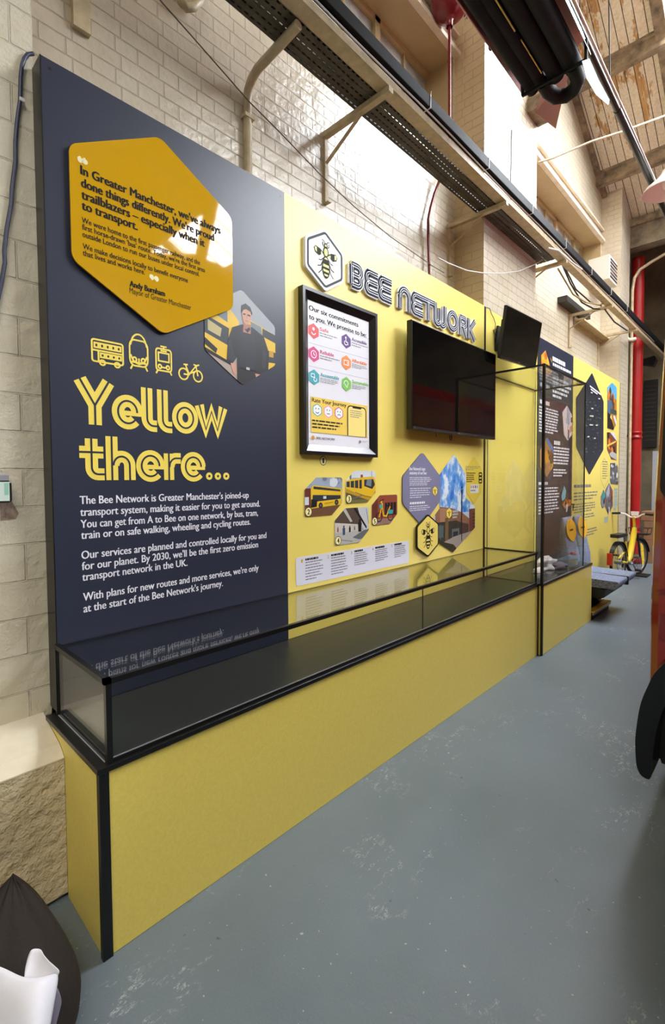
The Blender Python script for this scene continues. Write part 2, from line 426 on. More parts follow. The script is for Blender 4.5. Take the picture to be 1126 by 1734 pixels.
def bee(pr_or_mb, c, s, x, dark, light, win=None, simple=False):
    """worker-bee emblem, s = overall height, centred on c, drawn in the panel plane"""
    mb = pr_or_mb; T = lambda p: (c[0] + p[0] * s, c[1] + p[1] * s)
    bl = [0]
    def L(pts, w, cl=False, dx=0): bl[0] += .00003; ribbon(mb, [T(p) for p in pts], w * s, x + dx + bl[0], dark, cl)
    F = lambda pts, m, dx: mb.poly([T(p) for p in pts], x + dx, m)
    for sg in (-1, 1):
        wing = [(sg * .07, .14), (sg * .20, .22), (sg * .38, .25), (sg * .44, .18), (sg * .40, .08), (sg * .26, .03)]
        F(wing if sg > 0 else list(reversed(wing)), dark, 0)
        w2 = [(sg * .33, .215), (sg * .39, .225), (sg * .415, .17), (sg * .385, .11), (sg * .33, .09)]
        F(w2 if sg > 0 else list(reversed(w2)), light, .0004)
        w3 = [(sg * .10, .125), (sg * .18, .17), (sg * .18, .08)]
        F(w3 if sg > 0 else list(reversed(w3)), light, .0004)
        if not simple:
            L([(sg * .05, .30), (sg * .12, .36), (sg * .11, .43)], .022); L([(sg * .03, .38), (sg * .06, .46), (sg * .14, .48)], .018)
            L([(sg * .09, .02), (sg * .18, -.06), (sg * .27, -.07)], .022); L([(sg * .11, -.06), (sg * .19, -.20), (sg * .31, -.24)], .024); L([(sg * .10, -.12), (sg * .17, -.32), (sg * .28, -.42)], .024)
    F(circ((0, .36), .065, 14), dark, .0006); F(circ((0, .36), .035, 12), light, .0009)
    F(circ((0, .19), .105, 16, .13), dark, .0006); F(circ((0, .19), .070, 16, .10), light, .0009)
    ab = circ((0, -.20), .145, 24, .29); F(ab, dark, .0011)
    inner = circ((0, -.20), .112, 24, .255)
    for z0, z1 in ((.0, .10), (-.20, -.13), (-.32, -.26), (-.43, -.38)):
        q = clip([(-.2, z0), (.2, z0), (.2, z1), (-.2, z1)], inner)
        if len(q) > 2: F(q, light, .0014)

# ================================================================== THE SETTING
def box2(mb, x0, x1, y0, y1, z0, z1, mf, me):
    mb.face([(x1, y0, z0), (x1, y1, z0), (x1, y1, z1), (x1, y0, z1)], mf); mb.face([(x0, y1, z0), (x0, y0, z0), (x0, y0, z1), (x0, y1, z1)], mf)
    mb.face([(x0, y0, z0), (x1, y0, z0), (x1, y0, z1), (x0, y0, z1)], me); mb.face([(x1, y1, z0), (x0, y1, z0), (x0, y1, z1), (x1, y1, z1)], me)
    mb.face([(x0, y0, z1), (x1, y0, z1), (x1, y1, z1), (x0, y1, z1)], me); mb.face([(x0, y1, z0), (x1, y1, z0), (x1, y0, z0), (x0, y0, z0)], me)
ZR = lambda y: 10.7395 - .48141 * y
RIDGE = 1.0
m = MB(); m.box(-1, 12.2, -7.2, 12, -.12, 0, FLOOR); struct(m, 'floor')
# left wall: recessed window bays
m = MB()
for y0, y1 in ((0, 3.72), (5.0, 8.75)):
    box2(m, -.8, -.33, y0, y1, 0, 4.75, BRICK_Y, TAN); box2(m, -.8, -.33, y0, y1, 5.70, 11, BRICK_Y, TAN)
    box2(m, -.8, -.33, y1 - .04, y1, 4.75, 5.70, BRICK_Y, TAN); box2(m, -.8, -.33, y0, y0 + .12, 4.75, 5.70, BRICK_Y, TAN)
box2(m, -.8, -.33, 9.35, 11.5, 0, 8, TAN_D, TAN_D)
struct(m, 'wall_left')
m = MB(); box2(m, -.8, -.10, -7, 0, 0, 11, BRICK_OLD, BRICK_X); struct(m, 'wall_left_near')
m = MB()
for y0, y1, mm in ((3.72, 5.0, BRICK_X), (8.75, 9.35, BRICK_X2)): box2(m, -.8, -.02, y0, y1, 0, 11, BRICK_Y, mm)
struct(m, 'wall_left_piers')
# old wall plinth with a sloping sill below the near pier
m = MB(); m.prism([(-.10, -7, .02), (.15, -7, .02), (.15, -7, .547), (-.10, -7, .547)], (0, 6.969, 0), RENDERED)
m.prism([(-.11, -7, .547), (.152, -7, .547), (.152, -7, .552), (.10, -7, .585), (-.04, -7, .622), (-.11, -7, .645)], (0, 6.969, 0), SILL); struct(m, 'trim_1')
for i, (y0, y1) in enumerate(((0, 3.72), (5.0, 8.75))):
    m = MB()
    for x, z0, z1 in ((-.268, 5.705, 5.745), (-.30, 5.745, 5.80), (-.285, 5.90, 5.925)): m.box(-.34, x, y0, y1, z0, z1, SILL)
    struct(m, 'trim_%d' % (i + 2))
    w = MB(); w.box(-.67, -.645, y0 + .12, y1 - .04, 4.75, 5.70, FROST); wo = struct(w, 'window_%d' % (i + 1))
    f = MB(); e = 3.68 if i == 0 else 8.71
    th = [e - .415 - .86 * k + .0 for k in range(0)]
    thick = (2.85, 1.99, 1.13, .27) if i == 0 else (8.21, 7.36, 6.51, 5.66); thin = (3.28, 2.42, 1.56, .70) if i == 0 else (8.60, 7.78, 6.93, 6.08, 5.25)
    for y in thick: f.box(-.645, -.60, y - .035, y + .035, 4.75, 5.70, TAN)
    for y in thin: f.box(-.645, -.615, y - .012, y + .012, 4.75, 5.70, TAN)
    f.box(-.645, -.60, y0 + .12, y1 - .04, 5.655, 5.70, TAN); f.box(-.645, -.60, y0 + .12, y1 - .04, 4.75, 4.81, TAN)
    f.box(-.645, -.60, e - .005, e + .03, 4.75, 5.70, TAN)
    f.build('window_frame', wo)
# roof: boarded strip along the wall, daylight glazing beyond it, rafters running away from the wall
def slope(mb, x0, x1, y0, y1, m, t=.05, f=ZR, dz=0):
    mb.prism([(x0, y0, f(y0) + dz), (x1, y0, f(y0) + dz), (x1, y1, f(y1) + dz), (x0, y1, f(y1) + dz)], (0, 0, t), m)
ZB = lambda y: ZR(RIDGE) - .48141 * (RIDGE - y)
ZC = lambda y: 6.15 + .45 * (y - 9.5)
XG = .80
GY0, GY1 = 5.72, 8.62       # the glazed part of the slope
m = MB(); slope(m, -.6, XG, RIDGE, 9.4, BOARDS); slope(m, XG, 12.2, RIDGE, GY0, BOARDS); slope(m, XG, 12.2, GY1, 9.4, BOARDS); slope(m, 11.2, 12.2, GY0, GY1, BOARDS)
slope(m, -.6, 12.2, -7.2, -5.6, BOARDS, f=ZB); slope(m, -.6, 3.0, -5.6, -2.2, BOARDS, f=ZB); slope(m, 10, 12.2, -5.6, -2.2, BOARDS, f=ZB); slope(m, -.6, 12.2, -2.2, RIDGE, BOARDS, f=ZB)
slope(m, -.6, 12.2, 9.4, 12, BOARDS, f=ZC)
def patch(mb, pts, m, t=.03, dz=-.035): mb.prism([(x, y, ZR(y) + dz) for x, y in pts], (0, 0, t), m)
patch(m, [(11.2, GY0), (10.9, GY0), (10.4, 6.0), (9.65, 6.25), (9.0, 7.05), (8.6, GY1), (11.2, GY1)], BOARDS)  # added boarding, outlined to trim the glazing's reflection in the amber plaque
struct(m, 'ceiling')
RY = [1.28, 2.71, 4.14, 5.57, 7.0, 8.43]
m = MB()
for y in RY: m.prism([(-.4, y - .055, ZR(y - .055)), (-.4, y + .055, ZR(y + .055)), (-.4, y + .055, ZR(y) - .17), (-.4, y - .055, ZR(y) - .17)], (12.4, 0, 0), RAFTER)
for y in RY: m.prism([(-.4, y - .085, ZR(y - .085)), (-.4, y + .085, ZR(y + .085)), (-.4, y + .085, ZR(y + .085) - .03), (-.4, y - .085, ZR(y - .085) - .03)], (12.4, 0, 0), RAFTER)
m.prism([(-.33, RIDGE, ZR(RIDGE)), (-.25, RIDGE, ZR(RIDGE)), (-.25, RIDGE, ZR(RIDGE) - .07), (-.33, RIDGE, ZR(RIDGE) - .07)], (0, 9.3 - RIDGE, ZR(9.3) - ZR(RIDGE)), RAFTER)
for xx in (XG, 5.95, 11.15): m.prism([(xx - .05, RIDGE, ZR(RIDGE) + .03), (xx + .08, RIDGE, ZR(RIDGE) + .03), (xx + .08, RIDGE, ZR(RIDGE) - .12), (xx - .05, RIDGE, ZR(RIDGE) - .12)], (0, 9.3 - RIDGE, ZR(9.3) - ZR(RIDGE)), RAFTER)
struct(m, 'trim_4')
def brace(mb, a, b, w, dz=-.10): a, b = Vector((*a, ZR(a[1]) + dz)), Vector((*b, ZR(b[1]) + dz)); mb.beam(a, b, w, .12, RAFTER, up=(0, .434, .9))
m = MB(); brace(m, (7.55, 5.55), (10.3, 6.75), .30); brace(m, (10.02, 5.6), (10.02, 6.6), .26); struct(m, 'trim_6')
for i, (ya, yb) in enumerate(((GY0, 7.0), (7.0, GY1))):
    m = MB(); slope(m, XG, 11.2, ya, yb, SKYPANE, .01, dz=.01); wo = struct(m, 'window_%d' % (i + 3))
    f = MB(); x = XG + .35
    while x < 11.1:
        f.prism([(x - .014, ya, ZR(ya)), (x + .014, ya, ZR(ya)), (x + .014, ya, ZR(ya) - .035), (x - .014, ya, ZR(ya) - .035)], (0, yb - ya, ZR(yb) - ZR(ya)), RAFTER); x += .62
    f.build('glazing_bars', wo)
m = MB(); slope(m, 3.0, 10, -5.6, -2.2, SKYPANE_ADDED, .01, f=ZB, dz=.01); wo = struct(m, 'window_5')  # rooflight added behind the camera, unseen, to brighten the near end
f = MB()
for i in range(12):
    x = 3.3 + .58 * i; f.prism([(x - .014, -5.6, ZB(-5.6)), (x + .014, -5.6, ZB(-5.6)), (x + .014, -5.6, ZB(-5.6) - .035), (x - .014, -5.6, ZB(-5.6) - .035)], (0, 3.4, ZB(-2.2) - ZB(-5.6)), RAFTER)
f.build('glazing_bars', wo)
m = MB(); m.box(-.33, 12, 9.36, 9.62, 5.72, 6.10, M('grey_painted_beam', (128, 118, 100), .7, var=.2, vscale=6)); m.box(-.33, 12, 9.30, 9.68, 6.08, 6.2, RAFTER); struct(m, 'trim_5')
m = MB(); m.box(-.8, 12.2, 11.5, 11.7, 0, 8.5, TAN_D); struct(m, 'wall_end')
GREYW = M('grey_painted_wall', (110, 108, 100), .7, var=.1, vscale=2)
m = MB(); m.box(12, 12.2, -7.2, 12, 0, 11, GREYW); struct(m, 'wall_right')
m = MB(); m.box(-.8, 12.2, -7.2, -7, 0, 11, GREYW); struct(m, 'wall_rear')

# ================================================================== DISPLAY PANELS
PT, PB = 3.245, .66       # top and bottom of the graphic panels
U = 1.224
Y2, Y3, Y4, Y5 = 3.70, 5.05, 6.284, 8.72
EPS = .0012

# ---- dark panel with greeting
p1 = thing('display_board', 'tall dark navy display panel reading Yellow there, above the low case', 'display panel', (-.05, U / 2, PB))
m = MB(); m.box(-.095, 0, .0, U, PB, PT, NAVY); m.build('board', p1)
m = MB(); m.box(-.11, -.0005, -.004, 0, PB, PT + .002, BLACK); m.build('edge_trim', p1)
for y, z in ((U - .03, PT - .035), (.03, PT - .035)): m = MB(); m.poly(circ((y, z), .006, 10), EPS, BLACK); m.build('fixing_screw', p1)
BODY = [((134.8, 853.7), 421.5, "The Bee Network is Greater Manchester's joined-up"), ((135.5, 874), 440.3, "transport system, making it easier for you to get around."),
        ((136.2, 894.2), 436.8, "You can get from A to Bee on one network, by bus, tram,"), ((137, 913), 424, "train or on safe walking, wheeling and cycling routes."),
        ((137.7, 946.8), 450.6, "Our services are planned and controlled locally for you and"), ((138.4, 965.6), 436.4, "for our planet. By 2030, we'll be the first zero emission"), ((139, 984), 316, "transport network in the UK."),
        ((140.5, 1017.8), 436.8, "With plans for new routes and more services, we're only"), ((141.2, 1037.4), 375.7, "at the start of the Bee Network's journey.")]
for lo, hi in ((0, 4), (4, 7), (7, 9)):
    m = MB()
    for (px, py), xr, t in BODY[lo:hi]:
        a = pn(px, py); r = at(xr, 900, 'X', 0).y; text(m, t, a[0], r, a[1], .034, EPS, INK_W, .018)
    m.build('paragraph_lettering', p1)
# inline display lettering: a fat stroke with a thin groove of panel colour down its middle
def stroke(mb, path, w, O, s, x, m1, m2, closed=False, inl=.20):
    q = [(O[0] + p[0] * s, O[1] + p[1] * s) for p in path]
    ribbon(mb, q, w * s, x, m1, closed)
    return q, w * s * inl, closed
def word(mb, txt, y0, z0, h, W, width=None):
    Wd = .285; pend = []; x = 0; lay = 0
    G = {'Y': (.92, [([(.10, 1), (.46, .44), (.46, 0)], 0), ([(.82, 1), (.46, .44)], 0)]),
         'e': (.80, [(arc((.40, .36), .265, 0, 318, 26), 0), ([(.20, .335), (.80, .335)], 'bar')]),
         'l': (.47, [([(.15, 1), (.15, .26)] + arc((.33, .26), .18, 180, 270, 6)[1:] + [(.44, .08 + 0)], 0)]),
         'o': (.80, [(arc((.40, .36), .265, 0, 360, 32)[:-1], 1)]),
         'w': (1.02, [([(.08, .74), (.30, .10), (.51, .60), (.72, .10), (.94, .74)], 0)]),
         't': (.66, [([(.30, .98), (.30, .30)] + arc((.46, .30), .16, 180, 270, 6)[1:] + [(.62, .14)], 0), ([(.0, .66), (.60, .66)], 0)]),
         'h': (.84, [([(.16, 1.06), (.16, 0)], 0), ([(.20, .36)] + arc((.42, .36), .22, 180, 0, 14) + [(.64, 0)], 0)]),
         'r': (.56, [([(.16, .70), (.16, 0)], 0), ([(.18, .34)] + arc((.40, .36), .22, 180, 90, 8) + [(.54, .58)], 0)]),
         '.': (.315, 'dot')}
    tot = sum(G[c][0] for c in txt); k = (width / tot if width else h)
    for c in txt:
        wd, st = G[c]; T = lambda p: (y0 + (x + p[0]) * k, z0 + p[1] * h)
        if st == 'dot':
            mb.poly(circ(T((.15, .105)), .118 * k, 20, .105 * h), EPS, INK_Y); pend.append(('d', circ(T((.15, .105)), .040 * k, 14)))
        else:
            for pa, cl in st:
                q = [T(p) for p in pa]
                lay += .00008
                if cl == 'bar':
                    ribbon(mb, q, .115 * h, EPS + lay, INK_Y); continue
                ribbon(mb, q, Wd * h, EPS + lay, INK_Y, cl == 1); pend.append(('r', q, cl == 1))
        x += wd
    for p in pend:
        lay += .00008
        if p[0] == 'd': mb.poly(p[1], EPS + lay, NAVY)
        else: ribbon(mb, p[1], .045 * h, EPS + lay, NAVY, p[2])
m = MB(); word(m, 'Yellow', .093, 1.838, .186, 0, .715); m.build('greeting_lettering', p1)
m = MB(); word(m, 'there...', .100, 1.605, .178, 0, .735); m.build('greeting_lettering', p1)
# transport icons
def icon(name, box, fn):
    y0, y1, z0, z1 = box; mb = MB(); T = lambda p: (y0 + p[0] * (y1 - y0), z0 + p[1] * (z1 - z0)); w = .0075
    lay = [0]
    def L(pts, cl=False, ww=1): lay[0] += .00006; ribbon(mb, [T(p) for p in pts], w * ww, EPS + lay[0], INK_Y, cl)
    fn(L); return mb.build(name, p1)
R4 = lambda a, b, c, d: [(a, c), (b, c), (b, d), (a, d)]
def i_bus(L):
    L(rnd(R4(0, 1, .1, 1), .08, 3), True); L([(0, .56), (1, .56)]); L([(.2, .1), (.2, .56)])
    for k in range(5): L(R4(.08 + .18 * k, .2 + .18 * k, .68, .86), True)
    for k in range(4): L(R4(.27 + .18 * k, .39 + .18 * k, .30, .46), True)
    for u in (.32, .80): L(circ((u, .08), .085, 14, .10), True)
def i_train(L):
    L(rnd(R4(.02, .98, .08, 1), .25, 4), True); L(arc((.5, .62), .46, 200, 340, 8)); L([(.06, .80)] + arc((.5, .82), .4, 150, 30, 8) + [(.94, .80)])
    for u in (.27, .73): L(circ((u, .30), .1, 10, .08), True)
    L([(.5, .12), (.5, .36)]); L([(.15, .08), (.05, -.06)]); L([(.85, .08), (.95, -.06)]); L([(.02, .2), (.98, .2)])
def i_tram(L):
    L(rnd(R4(.06, .94, .08, .86), .12, 3), True); L(R4(.2, .8, .42, .72), True); L([(.32, .95), (.68, .95)]); L([(.5, .86), (.5, .95)])
    for u in (.27, .73): L(circ((u, .22), .09, 10, .07), True)
    L([(.15, .08), (.05, -.04)]); L([(.85, .08), (.95, -.04)]); L([(.4, .2), (.6, .2)]); L([(.32, .79), (.68, .79)])
def i_bike(L):
    for u in (.2, .80): L(circ((u, .28), .19, 18, .29), True)
    L([(.2, .28), (.42, .28), (.74, .84), (.62, .86)]); L([(.28, .78), (.44, .28)]); L([(.2, .78), (.38, .80)]); L([(.80, .28), (.72, .80), (.86, .9)]); L([(.3, .62), (.42, .34), (.68, .5)])
for nm, px, fn in (('bus_icon', ((155.7, 578.6), (208, 619)), i_bus), ('train_icon', ((218.8, 577), (250.5, 624)), i_train), ('tram_icon', ((262, 585), (291.4, 632)), i_tram), ('bicycle_icon', ((301.8, 612), (342, 644)), i_bike)):
    y0 = at(px[0][0], 600, 'X', 0).y; y1 = at(px[1][0], 600, 'X', 0).y; xm = (px[0][0] + px[1][0]) / 2
    icon(nm, (y0, y1, at(xm, px[1][1], 'X', 0).z, at(xm, px[0][1], 'X', 0).z), fn)

# ---- yellow panels
p2 = thing('display_board', 'wide yellow display panel carrying the network lettering and large television', 'display panel', (-.05, 2.46, PB))
m = MB(); m.box(-.095, 0, U + .001, Y2, PB, PT, YEL); m.build('board', p2)
m = MB(); m.box(-.02, .004, Y2, Y2 + .028, PB, PT - .005, BLACK); m.build('edge_trim', p2)
m = MB(); a = pn(547, 780); m.poly(circ(a, .030, 22), EPS, INK); m.poly(circ(a, .026, 22), EPS * 1.4, M('badge_lemon', (250, 238, 170), .4)); text(m, '1', a[0] - .006, a[0] + .006, a[1] - .016, .032, EPS * 1.8, INK, .03); m.build('number_badge', p2)
p3 = thing('display_board', 'narrow plain yellow display panel behind the tall glass case', 'display panel', (-.01, 4.4, PB))
m = MB(); m.box(-.019, -.003, Y2 + .03, Y3 - .02, PB, PT - .01, YEL); m.build('board', p3)
m = MB(); m.box(-.019, -.001, Y3 - .02, Y3, PB, PT - .01, M('olive_edge_trim', (70, 62, 34), .5)); m.build('edge_trim', p3)  # olive trim strip along the far edge of the panel
p4 = thing('display_board', 'dark navy display panel of white text columns, seen through the tall case', 'display panel', (-.05, 5.67, PB))
m = MB(); m.box(-.095, 0, Y3 + .002, Y4, .02, PT, NAVY); m.build('board', p4)
p5 = thing('display_board', 'far yellow display panel with a large dark hexagon, behind the double seat', 'display panel', (-.05, 7.5, .0))
m = MB(); m.box(-.095, 0, Y4 + .001, Y5, .02, PT, YEL); m.build('board', p5)
m = MB(); m.box(-.095, .002, Y5, Y5 + .02, .02, PT, BLACK); m.build('edge_trim', p5)
# printed text of the far panels (too small to read in the photograph)
def px_bars(mb, pts, n, m, fill, seed, rag=.25):
    (xa, ya), (xb, yb) = pts; a = at(xa, ya, 'X', 0); b = at(xa, yb, 'X', 0); y1 = at(xb, ya, 'X', 0).y
    bars(mb, a.y, y1, a.z, b.z, n, EPS, m, fill, seed, rag=rag)
m = MB()
px_bars(m, ((935.5, 603), (959, 611)), 1, INK_W, .95, 3, .0); m.build('heading_lettering', p4); m = MB(); px_bars(m, ((936, 614), (967, 630)), 2, INK_W, .6, 4, .05); m.build('intro_lettering', p4); m = MB(); px_bars(m, ((936, 637), (967, 675)), 5, INK_W, .55, 5)
m.build('upper_lettering', p4); m = MB()
px_bars(m, ((914, 676), (935, 683)), 1, INK_W, .95, 6, 0); m.build('heading_lettering', p4); m = MB(); px_bars(m, ((913, 687), (946, 733)), 9, INK_W, .55, 7, .15); m.build('left_lettering', p4); m = MB()
px_bars(m, ((938, 746), (949, 753)), 1, INK_W, .95, 8, 0); m.build('heading_lettering', p4); m = MB(); px_bars(m, ((937.5, 756), (965, 788)), 6, INK_W, .55, 9, .1); m.build('right_lettering', p4); m = MB(); px_bars(m, ((937, 794), (960, 809)), 3, INK_W, .55, 10, .2); m.build('right_lettering', p4); m = MB()
px_bars(m, ((912, 816.5), (930, 821.5)), 1, INK_W, .95, 11, 0); m.build('heading_lettering', p4); m = MB(); px_bars(m, ((912, 826), (947, 874)), 9, INK_W, .5, 12, .15); m.build('lower_lettering', p4)
m = MB()
px_bars(m, ((971.5, 821), (1003, 827.5)), 1, INK_G, .8, 13, 0); m.build('heading_lettering', p5); m = MB(); px_bars(m, ((971.5, 834.5), (1012, 851)), 3, INK_G, .4, 14, .15); m.build('paragraph_lettering', p5); m = MB(); px_bars(m, ((971.5, 854), (1012, 872)), 4, INK_G, .4, 15, .15); m.build('paragraph_lettering', p5); m = MB()
px_bars(m, ((971.5, 874), (1007, 888)), 3, INK_G, .4, 16, .15); m.build('paragraph_lettering', p5); m = MB(); px_bars(m, ((991, 897), (1011, 911)), 3, INK_G, .4, 17, .15); m.build('paragraph_lettering', p5); m = MB(); px_bars(m, ((1020, 781), (1029, 813)), 8, INK_G, .35, 18); m.build('body_lettering', p5)
m = MB(); w = [pn(*q) for q in ((1017, 788), (1023, 776), (1030, 788), (1030, 812), (1023, 827), (1017, 812))]; ribbon(m, w, .006, EPS, INK_G, True); m.build('outlined_hexagon', p5)
m = MB(); pb = flat('pale_blue', (170, 200, 214)); px_bars(m, ((1039.5, 827), (1045.5, 866)), 7, pb, .8, 19, .05); m.build('pale_blue_note', p5); m = MB(); px_bars(m, ((1023, 876), (1029.6, 886)), 3, pb, .8, 20, 0); m.build('pale_blue_note', p5)

# ================================================================== PLAQUES AND PRINTS ON THE PANELS
# quote plaque: glossy amber acrylic, stands a little proud of the dark panel
o = rnd(ccw([(.086, 2.495), (.470, 2.278), (.855, 2.492), (.855, 2.952), (.470, 3.165), (.086, 2.945)]), .055, 6)
q = thing('quote_plaque', 'glossy amber hexagonal plaque with a printed quotation, on the dark panel', 'plaque', (.0, .47, 2.278))
m = MB(); m.prism([(.008, *p) for p in o], (.010, 0, 0), AMBER, flat('amber_edge', (140, 100, 14))); m.build('acrylic_sheet', q)
QX = .0192
QT = [((134, 292), 400, 'In Greater Manchester, we\u2019ve always', .032, .016, (136, 290)), ]
m = MB()
def qline(mb, t, px, py, xr, cap, bold, mt=INK):
    a = at(px, py, 'X', .014); r = at(xr, py, 'X', .014).y; text(mb, t, a.y, r, a.z, cap, QX, mt, bold)
S5 = 3.753
def z5(x, y): return (100 + x / S5, 220 + y / S5)
for t, l, xr in (("In Greater Manchester, we've always", (132, 282), 1016), ('done things differently. We\u2019re proud', (136, 362), 975), ('trailblazers \u2013 especially when it', (138, 437), 916), ('to transport.', (140, 506), 492)):
    t = t.replace('\u2019', "'"); qline(m, t, *z5(*l), 100 + xr / S5, .036, .035)
m.build('quotation_lettering', q); m = MB()
for n_, (t, l, xr) in enumerate((('We were home to the first passenger railway, and the', (142, 590), 888), ("first horse-drawn 'bus' route. Today, we're the first area", (144, 634), 920), ('outside London to run our buses under local control.', (146, 680), 885),
                 ('We make decisions locally to benefit everyone', (148, 756), 812), ('that lives and works here.', (148, 798), 540))):
    if n_ == 3: m.build('body_lettering', q); m = MB()
    qline(m, t, *z5(*l), 100 + xr / S5, .0225, .012)
m.build('body_lettering', q); m = MB()
qline(m, 'Andy Burnham', *z5(445, 995), 100 + 668 / S5, .026, .035); qline(m, 'Mayor of Greater Manchester', *z5(445, 1037), 100 + 835 / S5, .025, 0); m.build('signature_lettering', q)
for (a, b), sg in (((132, 195), 1), ((585, 935), -1)):
    m = MB()
    for d in (0, 30):
        c = at(*z5(a + d, b + d * .38), 'X', .014); m.poly(circ((c.y, c.z), .011, 14), QX, INK_P); ribbon(m, arc((c.y + sg * .004, c.z), .013, 180 if sg > 0 else 0, 100 if sg > 0 else -80, 6), .006, QX + .0001, INK_P)
    m.build('quote_mark', q)
def finish(pr, name, label, cat, group=None, parent=None):
    o = pr.mb.build(name, parent); return tag(o, label, cat, group)
F = flat
# portrait: man in a dark jacket before yellow buses
P = Print(rnd(hexv(.694, 1.144, 2.109, 2.612, .285), .03, 5), .0005, .0025, F('overcast', (158, 164, 170)), BLACK)
YB, YB2 = F('bus_yellow', (232, 190, 40)), F('bus_yellow_shade', (196, 152, 34)); DKG = F('dark_glass', (44, 52, 60)); GRG = F('grey_glass', (118, 130, 138)); JK = F('jacket', (26, 28, 34)); JK2 = F('jacket_fold', (40, 43, 50)); SHIRT = F('shirt', (32, 34, 48)); SKIN = F('skin', (206, 152, 128)); SKIN2 = F('skin_shade', (176, 118, 98)); HAIR = F('hair', (34, 26, 24)); PAVE = F('pavement', (176, 160, 150))
P.rect(0, 1, 0, .25, PAVE)
P.fill([(0, .30), (.36, .20), (.46, .66), (.30, .80), (0, .70)], YB).fill([(0, .46), (.30, .38), (.32, .56), (0, .64)], DKG).fill([(.04, .49), (.2, .45), (.22, .54), (.04, .60)], F('reflect_cream', (190, 176, 120))).fill([(.08, .69), (.30, .62), (.30, .76), (.16, .79)], GRG).fill([(0, .34), (.14, .27), (.16, .32), (0, .41)], BLACK).fill([(.0, .27), (.36, .17), (.36, .20), (0, .31)], BLACK)
P.fill([(.58, .72), (1, .62), (1, .16), (.6, .12)], YB).fill([(.62, .70), (.78, .67), (.80, .57), (.64, .60)], GRG).fill([(.80, .66), (1, .62), (1, .53), (.80, .57)], DKG).fill([(.62, .44), (1, .42), (1, .30), (.62, .28)], DKG).fill([(.9, .36), (.97, .36), (.97, .43), (.9, .43)], YB2).rect(.6, 1, .12, .14, BLACK)
P.fill([(.42, .0), (.74, .0), (.80, .20), (.78, .30), (.42, .30)], F('trousers', (22, 22, 26)))
P.fill([(.30, .44), (.36, .58), (.50, .64), (.64, .64), (.82, .57), (.90, .40), (.88, .14), (.76, .12), (.74, .18), (.42, .18), (.44, .30), (.36, .20), (.28, .22)], JK)
P.fill([(.47, .62), (.67, .63), (.70, .30), (.66, .17), (.46, .17)], SHIRT).fill([(.30, .44), (.34, .44), (.40, .26), (.36, .22), (.29, .24)], JK2).fill([(.80, .42), (.86, .40), (.84, .20), (.78, .22)], JK2)
P.fill([(.33, .20), (.40, .21), (.42, .10), (.37, .08)], SKIN).fill([(.68, .14), (.76, .14), (.76, .09), (.70, .08)], SKIN)
P.fill([(.51, .56), (.62, .56), (.63, .66), (.52, .66)], SKIN2).fill([(.53, .60), (.575, .565), (.62, .61), (.60, .63), (.56, .60)], SHIRT)
P.fill([(.50, .74), (.51, .68), (.56, .645), (.61, .68), (.635, .76), (.62, .82), (.52, .83)], SKIN).fill([(.49, .76), (.495, .84), (.55, .875), (.62, .85), (.65, .79), (.64, .76), (.62, .80), (.56, .815), (.52, .80)], HAIR)
P.line([(.515, .755), (.55, .757)], .0075, HAIR).line([(.575, .757), (.62, .755)], .0075, HAIR).line([(.545, .69), (.585, .689)], .005, SKIN2).line([(.565, .745), (.568, .72)], .004, SKIN2)
P.rect(.46, .70, .165, .185, BLACK).rect(.55, .60, .163, .19, F('buckle', (190, 190, 190)))
finish(P, 'portrait_print', 'hexagonal photo print of a man in a dark jacket before yellow buses', 'photo print')

# raised bee sign and network lettering
sg = thing('bee_sign', 'white hexagonal sign with a grey outline and a bee, left of the raised lettering', 'sign', (0, 1.536, 2.78))
o = rnd(ccw(hexv(1.366, 1.702, 2.768, 3.150, .27)), .03, 5); m = MB(); m.prism([(.0, *p) for p in o], (.022, 0, 0), WHITE); m.build('backing', sg)
cy, cz = 1.536, 2.962; m = MB(); ribbon(m, rnd(ccw(hexv(1.386, 1.682, 2.795, 3.124, .27)), .025, 5), .014, .0235, F('sign_grey', (62, 70, 74), .7), True); m.build('outline', sg)
m = MB(); bee(m, (cy + .002, cz + .0), .235, .0232, F('bee_olive', (44, 48, 30), .8), F('bee_pale', (236, 236, 150), .6)); m.build('bee_emblem', sg)
LT = thing('sign_lettering', 'raised grey and white triple-line letters reading BEE NETWORK above the television', 'sign', (0, 2.66, 2.84))
WB, WS = .062, .044     # letter stroke widths: white backing, grey face
